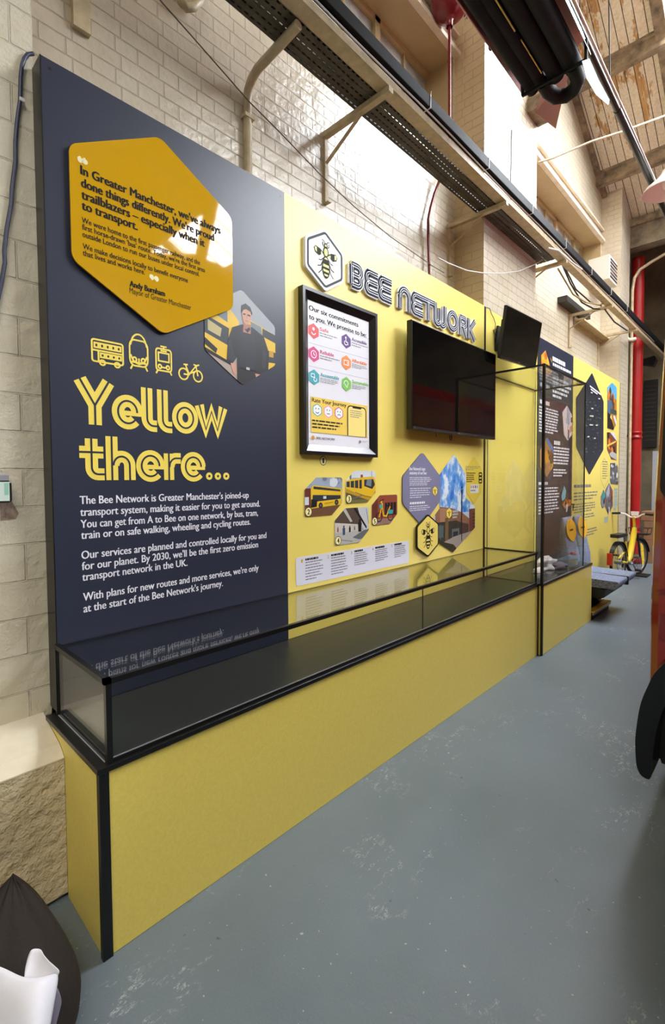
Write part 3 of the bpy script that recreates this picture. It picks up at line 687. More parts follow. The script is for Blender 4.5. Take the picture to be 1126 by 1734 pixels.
def letter(ch, y, z, w, h):
    A = lambda c, r, a0, a1, n=10: arc(c, r, a0, a1, n); t = WS / 2; r = h / 4 - .003
    GL = {'B': ([[(t, t), (t, h - t)], [(t, h - t), (w - r - t, h - t)] + A((w - r - t, h * .75 - t / 2), h * .25 - t / 2, 90, -90) + [(t, h / 2)], [(t, h / 2), (w - r - t, h / 2)] + A((w - r - t, h * .25 + t / 2), h * .25 - t / 2, 90, -90) + [(t, t)]]),
          'E': ([[(w - .005, h - t), (h / 4, h - t)] + A((h / 4 + t * .2, h * .75 - t / 2), h * .25 - t / 2, 90, 270) + [(w - .012, h / 2)], [(w - .012, h / 2), (h / 4, h / 2)] + A((h / 4 + t * .2, h * .25 + t / 2), h * .25 - t / 2, 90, 270) + [(w - .005, t)]]),
          'N': ([[(t, 0), (t, h * .55)] + A((w / 2, h - w / 2), w / 2 - t, 180, 0, 14) + [(w - t, 0)]]),
          'T': ([[(0, h - t), (w, h - t)], [(w / 2, h - t), (w / 2, 0)]]),
          'W': ([[(t, h), (t, h * .42)] + A((w * .25 + t * .5, w * .25), w * .25 - t * .5, 180, 360) + [(w / 2, h * .8)], [(w / 2, h * .8), (w / 2, h * .42)] + A((w * .75 - t * .5, w * .25), w * .25 - t * .5, 180, 360) + [(w - t, h)]]),
          'O': ([circ((w / 2, h / 2), w / 2 - t, 28, h / 2 - t)]),
          'R': ([[(t, 0), (t, h - t)], [(t, h - t), (w - r - t, h - t)] + A((w - r - t, h * .75 - t / 2), h * .25 - t / 2, 90, -90) + [(t, h / 2)], [(w * .45, h / 2), (w - t, 0)]]),
          'K': ([[(t, 0), (t, h)], [(w - t, h), (t * 2.2, h * .5), (w - t, 0)]])}
    paths = [[(y + p[0], z + p[1]) for p in pa] for pa in GL[ch]]; cl = ch == 'O'
    mb = MB()
    for i, pa in enumerate(paths): ribbon(mb, pa, WB, .016 + i * .0002, WHITE, cl, .016)
    for i, pa in enumerate(paths): ribbon(mb, pa, WS, .020 + i * .0002, SLATE, cl, .003)
    for i, pa in enumerate(paths):
        for d in (-WS * .18, WS * .18): ribbon(mb, offs(dedupe(pa), d, cl), WS * .105, .0212 + i * .0001, WHITE, cl)
    return mb.build('letter_' + ch.lower(), LT)
for ch, x0, x1, zt, zb in (('B', 593, 617, 0, 0), ('E', 619, 642, 0, 0), ('E', 642, 665, 0, 0), ('N', 675, 697, 0, 0), ('E', 698, 718, 0, 0), ('T', 716, 736, 0, 0), ('W', 735, 757, 0, 0), ('O', 758, 777, 0, 0), ('R', 778, 793, 0, 0), ('K', 792, 807, 0, 0)):
    a, b = at(x0, 520, 'X', .02).y, at(x1, 520, 'X', .02).y; f = (a - 1.77) / 1.75
    letter(ch, a, 2.868 - .003 * f, b - a - .006, .168 + .01 * f)

# framed poster
fr = thing('poster_frame', 'black deep-sided frame holding a white poster of six commitments', 'framed poster', (0, 1.68, 1.755))
fy0, fy1, fz0, fz1, bd, D = 1.325, 2.024, 1.757, 2.745, .062, .042
m = MB()
oc = [(fy0, fz0), (fy1, fz0), (fy1, fz1), (fy0, fz1)]; ic = [(fy0 + bd, fz0 + bd), (fy1 - bd, fz0 + bd), (fy1 - bd, fz1 - bd), (fy0 + bd, fz1 - bd)]; mc = [(fy0 + .02, fz0 + .02), (fy1 - .02, fz0 + .02), (fy1 - .02, fz1 - .02), (fy0 + .02, fz1 - .02)]
FRM = M('black_satin_frame', (24, 24, 26), .28)
for i in range(4):
    j = (i + 1) % 4
    m.face([(0, *oc[i]), (0, *oc[j]), (D, *oc[j]), (D, *oc[i])], FRM); m.face([(D, *oc[i]), (D, *oc[j]), (D, *mc[j]), (D, *mc[i])], FRM); m.face([(D, *mc[i]), (D, *mc[j]), (.016, *ic[j]), (.016, *ic[i])], FRM)
m.build('frame', fr)
P = Print([(fy0 + .055, fz0 + .055), (fy1 - .055, fz0 + .055), (fy1 - .055, fz1 - .055), (fy0 + .055, fz1 - .055)], .004, .010, F('poster_white', (232, 230, 238)))
def ptxt(t, u0, u1, v, cap, mt=INK, b=.0):
    a = P.P(u0, v); c = P.P(u1, v); text(P.mb, t, a[0], c[0], a[1], cap, P.X(), mt, max(b, .02))
ptxt('Our six commitments', .03, .80, .925, .030, INK, .035); ptxt('to you. We promise to be:', .03, .94, .866, .030, INK, .035)
cols = [('Safe', (222, 70, 72)), ('Accessible', (92, 52, 128)), ('Reliable', (214, 62, 130)), ('Affordable', (240, 138, 60)), ('Accountable', (62, 168, 182)), ('Sustainable', (126, 196, 84))]
for i, (t, c) in enumerate(cols):
    u = .02 + (.50 if i % 2 else 0); v = .735 - (i // 2) * .158; k = F('hex_' + t.lower(), c); a = P.P(u, v)
    P.mb.poly(rnd(hexv(a[0], a[0] + .088, a[1], a[1] + .096, .26), .008, 3), P.X(), k); ctr = (a[0] + .044, a[1] + .048)
    x = P.X()
    if i == 0: ribbon(P.mb, arc((ctr[0], ctr[1] - .002), .018, 200, 340, 8), .006, x, WHITE); P.mb.poly(circ((ctr[0], ctr[1] + .014), .010), x, WHITE)
    elif i == 1: P.mb.poly(circ((ctr[0] - .004, ctr[1] + .022), .007), x, WHITE); ribbon(P.mb, [(ctr[0] - .004, ctr[1] + .014), (ctr[0] - .002, ctr[1] - .004), (ctr[0] + .014, ctr[1] - .006), (ctr[0] + .018, ctr[1] - .022)], .006, x, WHITE); ribbon(P.mb, arc((ctr[0] - .002, ctr[1] - .010), .015, 130, 330, 8), .005, x, WHITE)
    elif i == 2: ribbon(P.mb, circ(ctr, .022), .005, x, WHITE, True); ribbon(P.mb, [(ctr[0], ctr[1] + .014), ctr, (ctr[0] + .010, ctr[1] - .006)], .005, x, WHITE)
    elif i == 3: ribbon(P.mb, [(ctr[0] - .022, ctr[1] - .014), (ctr[0] + .022, ctr[1] - .014), (ctr[0] + .022, ctr[1] + .014), (ctr[0] - .022, ctr[1] + .014)], .005, x, WHITE, True); P.mb.poly(circ((ctr[0] + .013, ctr[1]), .005), x, WHITE)
    elif i == 4: ribbon(P.mb, rnd([(ctr[0] - .024, ctr[1]), (ctr[0] + .004, ctr[1]), (ctr[0] + .004, ctr[1] + .020), (ctr[0] - .024, ctr[1] + .020)], .004, 2), .005, x, WHITE, True); ribbon(P.mb, arc((ctr[0] + .010, ctr[1] - .012), .012, 90, 400, 10), .005, x, WHITE)
    else: ribbon(P.mb, arc((ctr[0] - .004, ctr[1] + .002), .020, 20, 190, 8), .005, x, WHITE); ribbon(P.mb, [(ctr[0] - .018, ctr[1]), (ctr[0] + .004, ctr[1] - .022), (ctr[0] + .016, ctr[1] + .008)], .005, x, WHITE)
    ptxt(t, u + .165, u + .165 + (.13 if i == 0 else .026 * len(t)), v + .072, .022, k, .03)
    a = P.P(u + .165, v + .060); b = P.P(min(u + .47, .97), v + .0); bars(P.mb, a[0], b[0], a[1], b[1] + .022, 2 if i < 3 else 3, P.X(), INK_G, .34, 30 + i)
    if i % 2 == 0: P.mb.poly([P.P(.02, v + .125), P.P(.98, v + .125), P.P(.98, v + .1265), P.P(.02, v + .1265)], P.X(), INK_G)
yb0, yb1 = .092, .338; P.rect(.045, .955, yb0, yb1, F('poster_yellow', (240, 206, 92)))
ptxt('Rate Your Journey', .06, .585, .302, .025, INK, .03)
for i, (c, sm) in enumerate((((60, 176, 170), 1), ((240, 150, 190), 0), ((214, 60, 130), -1))):
    a = P.P(.07 + .165 * i, .203); P.mb.poly(rnd(hexv(a[0], a[0] + .078, a[1], a[1] + .082, .26), .008, 3), P.X(), F('face%d' % i, c)); P.mb.poly(rnd(hexv(a[0] + .006, a[0] + .072, a[1] + .006, a[1] + .076, .26), .008, 3), P.X(), WHITE)
    x = P.X(); cc = (a[0] + .039, a[1] + .040)
    for d in (-.012, .012): P.mb.poly(circ((cc[0] + d, cc[1] + .010), .004, 10), x, INK)
    ribbon(P.mb, arc((cc[0], cc[1] - .002), .016, 210, 330, 8) if sm > 0 else arc((cc[0], cc[1] - .024), .016, 150, 30, 8) if sm < 0 else [(cc[0] - .014, cc[1] - .013), (cc[0] + .014, cc[1] - .013)], .004, x, INK)
a = P.P(.06, .180); b = P.P(.57, .11); bars(P.mb, a[0], b[0], a[1], b[1], 3, P.X(), INK, .42, 41)
ph = rnd([P.P(.60, .0), P.P(.93, .0), P.P(.93, .32), P.P(.60, .32)], .03, 5); P.mb.poly(clip(ph, [P.P(0, yb0), P.P(1, yb0), P.P(1, yb1), P.P(0, yb1)]), P.X(), INK)
ph = rnd([P.P(.615, .0), P.P(.915, .0), P.P(.915, .312), P.P(.615, .312)], .024, 5); P.mb.poly(clip(ph, [P.P(0, yb0), P.P(1, yb0), P.P(1, yb1), P.P(0, yb1)]), P.X(), F('phone_screen', (246, 222, 130)))
P.rect(.69, .84, .302, .316, INK); a = P.P(.65, .285); b = P.P(.88, .225); bars(P.mb, a[0], b[0], a[1], b[1], 4, P.X(), INK_G, .35, 42)
P.disc(.07, .055, .022, F('hive_gold', (214, 150, 50))); ptxt('BEE NETWORK', .12, .40, .048, .013, INK, .01); P.rect(.80, .835, .045, .064, INK_G); a = P.P(.85, .062); b = P.P(.95, .045); bars(P.mb, a[0], b[0], a[1], b[1], 2, P.X(), INK_G, .3, 43)
plabel(finish(P, 'poster_sheet', None, None, parent=fr), 'white printed poster sheet')

# four numbered photo prints
def photo(box, cut, number, label, draw, base):
    y0, y1, z0, z1 = box; c = cut
    o = [(y0, z0), (y1 - c, z0), (y1, z0 + c * .75), (y1, z1), (y0 + c, z1), (y0, z1 - c * .75)]
    P = Print(rnd(o, .016, 3), .0005, .003, base, F('print_edge', (214, 206, 170))); draw(P)
    r = .030; a = (y0 + .028, z0 + .030); P.mb.poly(circ(a, r * .98, 22), P.X() + .001, INK); P.mb.poly(circ(a, r * .86, 22), P.X() + .001, M('badge_lemon')); text(P.mb, number, a[0] - .010, a[0] + .010, a[1] - .016, .032, P.X() + .001, INK, .03)
    return finish(P, 'photo_print', label, 'photo print', 'numbered photo prints on the wide yellow panel')
SKYG, SKYB, CLOUD = F('sky_grey', (150, 164, 182)), F('sky_blue', (62, 128, 206)), F('cloud', (214, 220, 228)); BROWN = F('wet_brown', (112, 78, 56)); BRICKR = F('red_brick', (148, 74, 54)); BRK2 = F('red_brick_dark', (104, 50, 40)); GRASS = F('dull_grass', (112, 112, 64)); GRAV = F('track_gravel', (92, 84, 62)); CONC = F('pale_concrete', (186, 184, 180)); BLKP = F('near_black', (30, 28, 30)); TEAL = F('teal', (54, 166, 168)); GREY3 = F('mid_grey', (110, 110, 112)); ORG3 = F('orange', (222, 126, 40)); PINKP = F('pale_pink', (226, 206, 204))
def d2(P):
    P.blobs(10, (.1, 1, .7, 1), .16, [SKYG, CLOUD, F('storm', (112, 124, 146))], 2); P.rect(0, 1, 0, .27, BROWN).rect(0, .18, .25, .72, BRK2).rect(0, .10, .3, .5, CLOUD)
    P.fill([(.15, .20), (.15, .72), (.22, .80), (.96, .70), (.99, .64), (.97, .26), (.62, .24)], YB).fill([(.22, .70), (.94, .62), (.94, .67), (.22, .77)], DKG).fill([(.18, .34), (.20, .55), (.95, .52), (.95, .42), (.35, .38)], DKG).fill([(.15, .22), (.30, .24), (.31, .42), (.16, .44)], BLKP).rect(.47, .55, .44, .51, CLOUD)
    for u, v in ((.40, .27), (.83, .33)): P.disc(u, v, .055, BLKP, 1.35); P.disc(u, v, .026, GREY3, 1.35)
    P.line([(.50, .31), (.74, .34)], .005, F('ochre', (170, 120, 30)))
def d3(P):
    P.rect(0, 1, .55, 1, CLOUD); P.rect(.12, .18, .6, .95, GREY3).rect(.48, .56, .62, .88, BRICKR).rect(.2, .46, .62, .78, F('haze', (166, 170, 174))).rect(0, 1, 0, .34, GRAV).rect(0, 1, .0, .10, GRASS)
    P.fill([(0, .46), (.02, .70), (.58, .80), (.94, .82), (1, .70), (1, .36), (.9, .16), (.62, .22)], YB).fill([(.02, .50), (.02, .66), (.52, .72), (.52, .44)], DKG).fill([(.60, .52), (.60, .72), (.92, .74), (.98, .56), (.88, .42)], DKG).fill([(.66, .55), (.70, .72), (.86, .73), (.84, .50)], GRG)
    for u in (.12, .26, .40, .53): P.rect(u, u + .03, .42, .74, YB)
    P.fill([(.0, .34), (.72, .08), (.95, .05), (.9, .14), (.6, .20), (0, .46)], YB2); P.line([(.1, .10), (.55, .24)], .006, GREY3); P.line([(.86, 1), (.86, .8)], .004, GREY3)
def d4(P):
    P.rect(0, 1, 0, .34, CONC).rect(0, .8, .34, .66, F('station_glow', (206, 200, 190))).fill([(0, .62), (.8, .50), (.9, 1), (0, 1)], F('roof_brown', (88, 74, 64))).fill([(.66, 1), (.84, .30), (1, .36), (1, 1)], F('white_soffit', (200, 202, 206))).fill([(.52, 1), (.60, 1), (.94, .42), (.92, .36)], BLKP).fill([(.2, 1), (.3, 1), (.5, .62), (.44, .6)], CONC)
    P.fill([(.5, .16), (.86, .34), (1, .34), (1, .12), (.7, .08)], F('grey_mat', (104, 108, 112))).line([(.05, .16), (.5, .05)], .004, GREY3).line([(.92, .95), (1, .5)], .004, BLKP)
    for u, v, s, c in ((.25, .26, .11, F('blue_coat', (70, 90, 120))), (.42, .32, .075, BLKP), (.72, .30, .15, BLKP), (.08, .36, .06, F('red_coat', (170, 90, 80))), (.56, .36, .05, GREY3)): P.fill([(u - s * .3, v), (u + s * .3, v), (u + s * .35, v + s * 1.7), (u, v + s * 2), (u - s * .35, v + s * 1.7)], c); P.disc(u, v + s * 2.15, s * .2, c)
def d5(P):
    P.rect(0, 1, .12, 1, BRICKR).rect(0, .22, .1, 1, BRK2).rect(.5, .95, .3, .74, BLKP).rect(0, 1, 0, .2, F('paving_pink', (150, 118, 104)))
    for u in (.58, .70, .82): P.rect(u, u + .02, .3, .74, BRICKR)
    for u in (.27, .72): P.line([P2 for P2 in [(u + .11 * math.cos(a), .26 + .15 * math.sin(a)) for a in [2 * PI * i / 16 for i in range(16)]]], .007, BLKP, True)
    P.line([(.36, .82), (.44, .30), (.56, .28), (.70, .60)], .012, YB).line([(.27, .26), (.40, .70), (.32, .78)], .010, YB).fill([(.62, .34), (.80, .34), (.82, .48), (.62, .48)], TEAL).fill([(.28, .56), (.40, .58), (.38, .70), (.28, .68)], TEAL).line([(.3, .80), (.46, .86)], .006, BLKP).line([(.50, .62), (.62, .64)], .012, BLKP)
photo((1.361, 1.697, 1.378, 1.618), .10, '2', 'photo print of a yellow double-deck bus, badge number 2', d2, F('bus_sky', (158, 172, 190)))
photo((1.732, 2.044, 1.445, 1.664), .09, '3', 'photo print of a yellow tram on its track, badge number 3', d3, CLOUD)
photo((1.624, 1.968, 1.176, 1.414), .10, '4', 'photo print of people walking in a station hall, badge number 4', d4, GREY3)
photo((2.003, 2.304, 1.278, 1.491), .09, '5', 'photo print of a hire bike before a brick building, badge number 5', d5, BRICKR)
# caption strip
P = Print(rnd([(1.287, .966), (2.457, .958), (2.457, 1.130), (1.287, 1.138)], .015, 3), .0004, .002, F('caption_lilac', (222, 222, 236)))
for i in range(5):
    u = .035 + .193 * i; a = P.P(u + .03, .90); b = P.P(u + .165, .12 if i < 2 else .30); text(P.mb, str(i + 1), P.P(u, 0)[0], P.P(u + .011, 0)[0], P.P(0, .80)[1], .020, P.X(), F('caption_gold', (206, 160, 30)), .02)
    bars(P.mb, a[0], a[0] + .13, P.P(0, .92)[1], P.P(0, .84)[1], 1, P.X(), INK, .9, 50 + i, rag=0); bars(P.mb, a[0], b[0], P.P(0, .80)[1], b[1], 7 if i < 2 else 6, P.X(), INK_G, .36, 60 + i)
finish(P, 'caption_strip', 'long pale lilac caption strip in five numbered columns above the case glass', 'sign')
# purple text hexagon
P = Print(rnd(ccw(hexv(2.366, 2.905, 1.228, 1.822, .325)), .05, 5), .0005, .008, F('lavender_grey', (128, 126, 156)), F('lavender_edge', (80, 76, 96)))
def z7(x, y): return (680 + x / 7.507, 760 + y / 7.507)
for t, l, xr in (('Bee Network logo:', (98, 272), 302), ('anatomy of our bee', (100, 325), 316)):
    a = at(*z7(*l), 'X', .008); text(P.mb, t, a.y, at(680 + xr / 7.507, 800, 'X', .008).y, a.z, .026, P.X(), INK_W, .02)
def p7(l, r, n, m, fill, seed, rag=.2):
    a = at(*z7(*l), 'X', .008); b = at(*z7(l[0], r[1]), 'X', .008); bars(P.mb, a.y, at(*z7(r[0], l[1]), 'X', .008).y, a.z, b.z, n, P.X(), m, fill, seed, rag=rag)
p7((100, 362), (380, 480), 5, INK_W, .34, 71); p7((105, 502), (370, 645), 5, INK_W, .30, 72); p7((104, 680), (312, 716), 1, INK_W, .75, 73, 0); p7((100, 732), (385, 810), 3, INK_W, .34, 74)
c = at(*z7(423, 536), 'X', .008); P.mb.poly(hexv(c.y - .038, c.y + .038, c.z - .043, c.z + .043), P.X(), F('mini_olive', (110, 104, 50))); P.mb.poly(hexv(c.y - .034, c.y + .034, c.z - .039, c.z + .039), P.X(), INK_Y); bee(P.mb, (c.y, c.z), .052, P.X(), F('bee_ink', (50, 48, 40)), INK_Y, simple=True)
finish(P, 'text_hexagon', 'lavender-grey hexagonal panel of white text about the bee logo', 'sign')
# building photo
bo = [pn(743, 791), pn(761, 772), pn(769, 769.5), pn(776, 772), pn(786, 789), pn(786.5, 845), pn(802, 850), pn(802, 893), pn(777, 925), pn(766, 934), pn(758, 930), pn(739, 913), pn(739, 885), pn(744, 872)]
bo = rnd(ccw([(2.905, 1.645), (3.135, 1.822), (3.355, 1.640), (3.355, 1.430), (3.525, 1.352), (3.525, 1.150), (3.118, .962), (2.82, 1.10), (2.82, 1.30), (2.905, 1.36)]), .02, 4)
class PrintC(Print):
    def fill(s, uv, m):      # outline is not convex: clip against both convex halves
        h1 = [(2.82, .95), (3.53, .95), (3.53, 1.352), (3.355, 1.43), (2.905, 1.43), (2.82, 1.30)]; h1 = ccw([(2.82, 1.10), (3.118, .962), (3.525, 1.150), (3.525, 1.352), (3.355, 1.43), (2.905, 1.36), (2.82, 1.30)])
        h2 = ccw([(2.905, 1.36), (3.355, 1.43), (3.355, 1.640), (3.15, 1.812), (3.12, 1.812), (2.905, 1.645)]); x = s.X(); w = [s.P(*p) for p in uv]
        for h in (h1, h2):
            q = clip(w, h)
            if len(q) > 2: s.mb.poly(q, x, m)
        return s
P = PrintC(bo, .0005, .003, F('cloud_sky', (196, 212, 234)), F('photo_edge', (150, 150, 140)))
kk = NT('blue_sky_print'); nz = kk.noise(6.5, 5, .55, kk.pos((1, 1.3, 1))); kk.l(kk.ramp(nz, [(.38, (44, 116, 208)), (.50, (120, 172, 228)), (.58, (222, 232, 244))]), kk.b.inputs['Base Color']); kk.b.inputs['Roughness'].default_value = .4
P.rect(0, 1, .4, 1, kk.m)
CLAD, CLAD2 = F('copper_cladding', (146, 104, 78)), F('copper_cladding_pale', (176, 132, 100))
P.fill([(.02, .46), (.12, .48), (.40, .455), (.66, .40), (.84, .33), (.84, .12), (.02, .12)], CLAD).fill([(.12, .465), (.34, .45), (.34, .31), (.12, .33)], CLAD2)
for i in range(12): P.rect(.125 + i * .045, .13 + i * .045, .31, .455 - i * .008, F('cladding_seam', (112, 78, 60)))
P.rect(.84, 1, .15, .43, F('brick_tower', (120, 72, 56)))
for i in range(6): P.rect(.93, 1, .19 + i * .035, .205 + i * .035, F('tower_window', (60, 50, 52)))
P.fill([(0, .325), (.5, .325), (.62, .30), (.62, .05), (0, .0)], F('smoked_glass', (62, 58, 52))).fill([(.62, .30), (.82, .27), (.82, .14), (.62, .10)], F('purple_brick', (84, 62, 60))).rect(.24, .32, .1, .36, F('column_bronze', (118, 92, 60))).rect(.02, .05, 0, .3, GREY3).rect(.12, .14, .05, .3, GREY3).rect(.40, .58, .08, .24, F('entrance', (104, 108, 108))).rect(.43, .55, .08, .21, DKG).rect(.08, .2, .17, .29, F('window_teal', (86, 100, 98)))
P.fill([(.20, .12), (.45, .16), (.92, .19), (1, .20), (.7, .02), (.5, 0)], F('paving', (160, 150, 142))).fill([(0, 0), (.0, .2), (.22, .12), (.44, .08), (.60, -.02)], F('dark_lawn', (60, 56, 40)))
P.rect(.635, .652, .10, .62, BLKP).rect(.63, .66, .60, .64, BLKP).disc(.645, .665, .014, BLKP)
a = P.P(.27, .395); P.mb.poly(hexv(a[0], a[0] + .085, a[1] - .035, a[1] + .055, .26), P.X(), INK_Y); bee(P.mb, (a[0] + .042, a[1] + .010), .055, P.X(), F('bee_ink'), INK_Y, simple=True)
a = P.P(.41, .43); b = P.P(.56, .34); bars(P.mb, a[0], b[0], a[1], b[1], 3, P.X(), CONC, .7, 80, rag=.1)
finish(P, 'building_print', 'irregular hexagonal photo print of a copper-clad interchange building under blue sky', 'photo print')
# bee hexagon with black rim
bh = thing('bee_plaque', 'small yellow hexagonal plaque with a black rim and line-drawn bee', 'plaque', (0, 2.698, .972))
m = MB(); m.prism([(.0085, *p) for p in rnd(ccw(hexv(2.538, 2.858, .972, 1.324, .25)), .03, 4)], (.012, 0, 0), BLACK); m.build('rim', bh)
m = MB(); m.prism([(.0200, *p) for p in rnd(ccw(hexv(2.550, 2.846, .987, 1.309, .25)), .026, 4)], (.0015, 0, 0), YEL); m.build('face', bh)
m = MB(); bee(m, (2.698, 1.150), .225, .0218, INK, YEL); m.build('bee_emblem', bh)
# small yellow credit hexagon beside the black strip
P = Print(rnd(ccw(hexv(3.36, 3.665, 1.365, 1.815, .27)), .03, 4), .0004, .002, F('credit_yellow', (232, 206, 76)), F('credit_edge', (200, 176, 60)))
a = at(788, 792, 'X', 0); b = at(813, 797, 'X', 0); bars(P.mb, a.y, at(814, 795, 'X', 0).y, at(788, 789.5, 'X', 0).z, at(788, 797, 'X', 0).z, 3, P.X(), INK_G, .35, 90)
bars(P.mb, at(789.5, 800, 'X', 0).y, at(805, 800, 'X', 0).y, at(789, 800, 'X', 0).z, at(789, 818, 'X', 0).z, 5, P.X(), F('credit_olive', (110, 96, 36)), .6, 91)
x = P.X(); y0 = at(810, 808, 'X', 0).y; y1 = at(816, 808, 'X', 0).y; z1 = at(812, 800.5, 'X', 0).z; z0 = at(812, 818, 'X', 0).z; dz = (z1 - z0) / 3
for i in range(3): ribbon(P.mb, rnd([(y0 + .006, z0 + dz * i + .002), (y1 - .006, z0 + dz * i + .002), (y1 - .006, z0 + dz * (i + 1) - .002), (y0 + .006, z0 + dz * (i + 1) - .002)], .012, 3), .012, x, INK, True)
P.mb.poly([(3.435, 1.475), (3.60, 1.475), (3.60, 1.555), (3.435, 1.555)], P.X(), F('logo_white', (232, 230, 224))); x = P.X()
for y, c in ((3.445, (150, 160, 180)), (3.485, (206, 90, 90)), (3.525, (60, 60, 70)), (3.56, (150, 160, 180))): P.mb.poly([(y, 1.52), (y + .02, 1.52), (y + .02, 1.545), (y, 1.545)], x, F('logo%d' % c[0], c))
bars(P.mb, 3.445, 3.59, 1.505, 1.485, 1, x, INK_G, .6, 92)
finish(P, 'credit_hexagon', 'small yellow credit hexagon with tiny logos beside the building photo', 'sign')

# photos on the far panels
def hexpx(pts, r=.02): return rnd(ccw([pn(*p) for p in pts]), r, 3)
def far(name, pts, label, base, fn, group, t=.004):
    P = Print(hexpx(pts), .0005, t, base); fn(P); return finish(P, name, label, 'photo print', group)
G1 = 'photo prints on the far dark panel'; G2 = 'photo prints on the far yellow panel'
AMB2 = F('amber_glow', (228, 160, 40))
far('photo_print', [(916, 602), (924, 593), (934, 611), (934, 630), (925, 641), (916, 626)], 'orange print with a dark top corner, highest on the far dark panel', AMB2, lambda P: P.blobs(14, (0, 1, .2, .8), .12, [F('amber_dk', (196, 110, 40)), F('amber_lt', (244, 196, 84)), ORG3], 5).fill([(.35, 1), (.6, 1), (1, .62), (1, .3), (.8, .5), (.55, .8)], F('deep_navy', (34, 34, 60))).fill([(0, 0), (1, 0), (1, .3), (.5, .25)], F('pink_low', (200, 130, 100))), G1)
far('photo_print', [(952, 699), (959.5, 687), (968, 703), (968, 736), (960.7, 746), (954.6, 736)], 'pale pink and grey hexagonal print halfway down the far dark panel', PINKP, lambda P: P.fill([(.3, .5), (.5, .95), (.75, .9), (.7, .45)], F('pale_slate', (170, 182, 200))).rect(.55, .68, .05, .32, BLKP).fill([(.7, .2), (1, .3), (1, .5), (.75, .4)], F('salmon', (206, 148, 124))).line([(.45, .95), (.6, .5), (.5, .3)], .01, BLKP).rect(.85, 1, .55, .7, F('maroon_dot', (110, 50, 50))), G1)
far('photo_print', [(914, 764), (926, 741), (936, 757), (936, 790), (925, 808), (914, 790)], 'brown and orange print with a blue edge on the far dark panel', F('tan_photo', (178, 132, 84)), lambda P: P.blobs(16, (0, 1, 0, .7), .14, [F('rust', (150, 84, 44)), AMB2, F('umber', (92, 64, 44)), F('sand', (206, 176, 132))], 6).fill([(.4, .95), (.55, 1), (1, .72), (1, .6)], SKYB), G1)
far('photo_print', [(949.5, 832), (954, 822), (966, 839), (966, 856), (958, 868), (950.5, 855)], 'hexagonal print with teal and orange patches, lowest on the far dark panel', F('dark_photo', (70, 66, 64)), lambda P: P.fill([(0, .6), (.3, 1), (.5, .8), (.4, .5), (.1, .45)], F('aqua', (130, 190, 206))).fill([(.15, .3), (.5, .5), (1, .45), (1, .25), (.4, .15)], ORG3).blobs(6, (.2, .9, .1, .5), .1, [F('rust'), BLKP], 8).fill([(.5, 0), (.62, .0), (.7, .3), (.5, .3)], CLOUD), G1)
P = Print(hexpx([(975, 674), (1002, 631.5), (1021.5, 680), (1021, 762), (997.5, 804), (975.3, 757)], .05), .0005, .005, F('map_navy', (36, 42, 56)))
R = random.Random(4)
for i in range(110):
    u, v = .2 + .62 * R.random(), .2 + .55 * R.random(); w = .012 + .05 * R.random() ** 2; P.fill([(u, v), (u + w, v + .004), (u + w * 1.2, v + .008 + .008 * R.random()), (u + .1 * w, v + .010)], R.choice([F('map_dim', (70, 80, 82)), F('map_dim', (70, 80, 82)), F('map_grey', (120, 128, 124)), F('map_olive', (96, 98, 66))]))
for i in range(10):
    u, v = .35 + .45 * R.random(), .3 + .5 * R.random(); P.fill([(u, v), (u + .07, v + .004), (u + .07, v + .016), (u, v + .012)], F('map_pale', (200, 204, 190)))
P.fill([(.42, .855), (.84, .82), (.84, .835), (.42, .87)], INK_W).fill([(.45, .83), (.7, .81), (.7, .822), (.45, .842)], INK_W)
finish(P, 'map_hexagon', 'large tall dark hexagonal map print on the far yellow panel', 'sign')
far('photo_print', [(1028, 656), (1036, 648), (1043.5, 656), (1043.5, 718), (1038, 728), (1028, 725)], 'tall print with blue sky and autumn trees, highest on the far yellow panel', F('autumn', (186, 120, 52)), lambda P: P.rect(0, 1, .68, 1, F('bright_blue', (82, 176, 232))).blobs(12, (.1, 1, .45, .8), .14, [F('autumn_dk', (136, 88, 48)), ORG3, F('umber')], 3).fill([(0, .2), (.4, .3), (.55, .5), (.4, .62), (0, .58)], F('steel_blue', (80, 104, 132))).rect(.3, 1, .34, .44, F('slate_green', (64, 78, 70))).fill([(0, 0), (.8, 0), (.3, .3), (0, .35)], BLKP).fill([(.3, .25), (.5, .2), (.4, .32)], INK_Y).fill([(.6, .3), (1, .06), (1, .2), (.8, .32)], CLOUD), G2)
far('photo_print', [(1027.5, 732), (1038, 732), (1044, 742), (1043.5, 779), (1035, 778), (1027.8, 761)], 'print of a rust-red station roof and rails, second from top on the far yellow panel', F('rust_red', (128, 70, 52)), lambda P: P.fill([(.2, 1), (1, 1), (1, .7), (.6, .85)], CLOUD).blobs(10, (.2, .9, .3, .7), .12, [ORG3, F('umber'), BLKP], 9).fill([(0, .5), (.9, .72), (.9, .66), (0, .42)], F('amber_lt', (244, 196, 84))).fill([(.1, .15), (1, 0), (1, .22), (.5, .3)], CONC).rect(0, .2, .75, 1, BLKP), G2)
far('photo_print', [(1033, 784), (1042.6, 784), (1046, 791), (1045.7, 821), (1034.4, 819.5), (1032.7, 814)], 'grey aerial-view print with pale blotches, third from top on the far yellow panel', F('grey_photo', (96, 98, 104)), lambda P: P.blobs(26, (.05, .95, .05, .95), .10, [CLOUD, GREY3, F('lilac_grey', (150, 146, 166)), BLKP, F('moss', (96, 110, 90))], 10), G2)
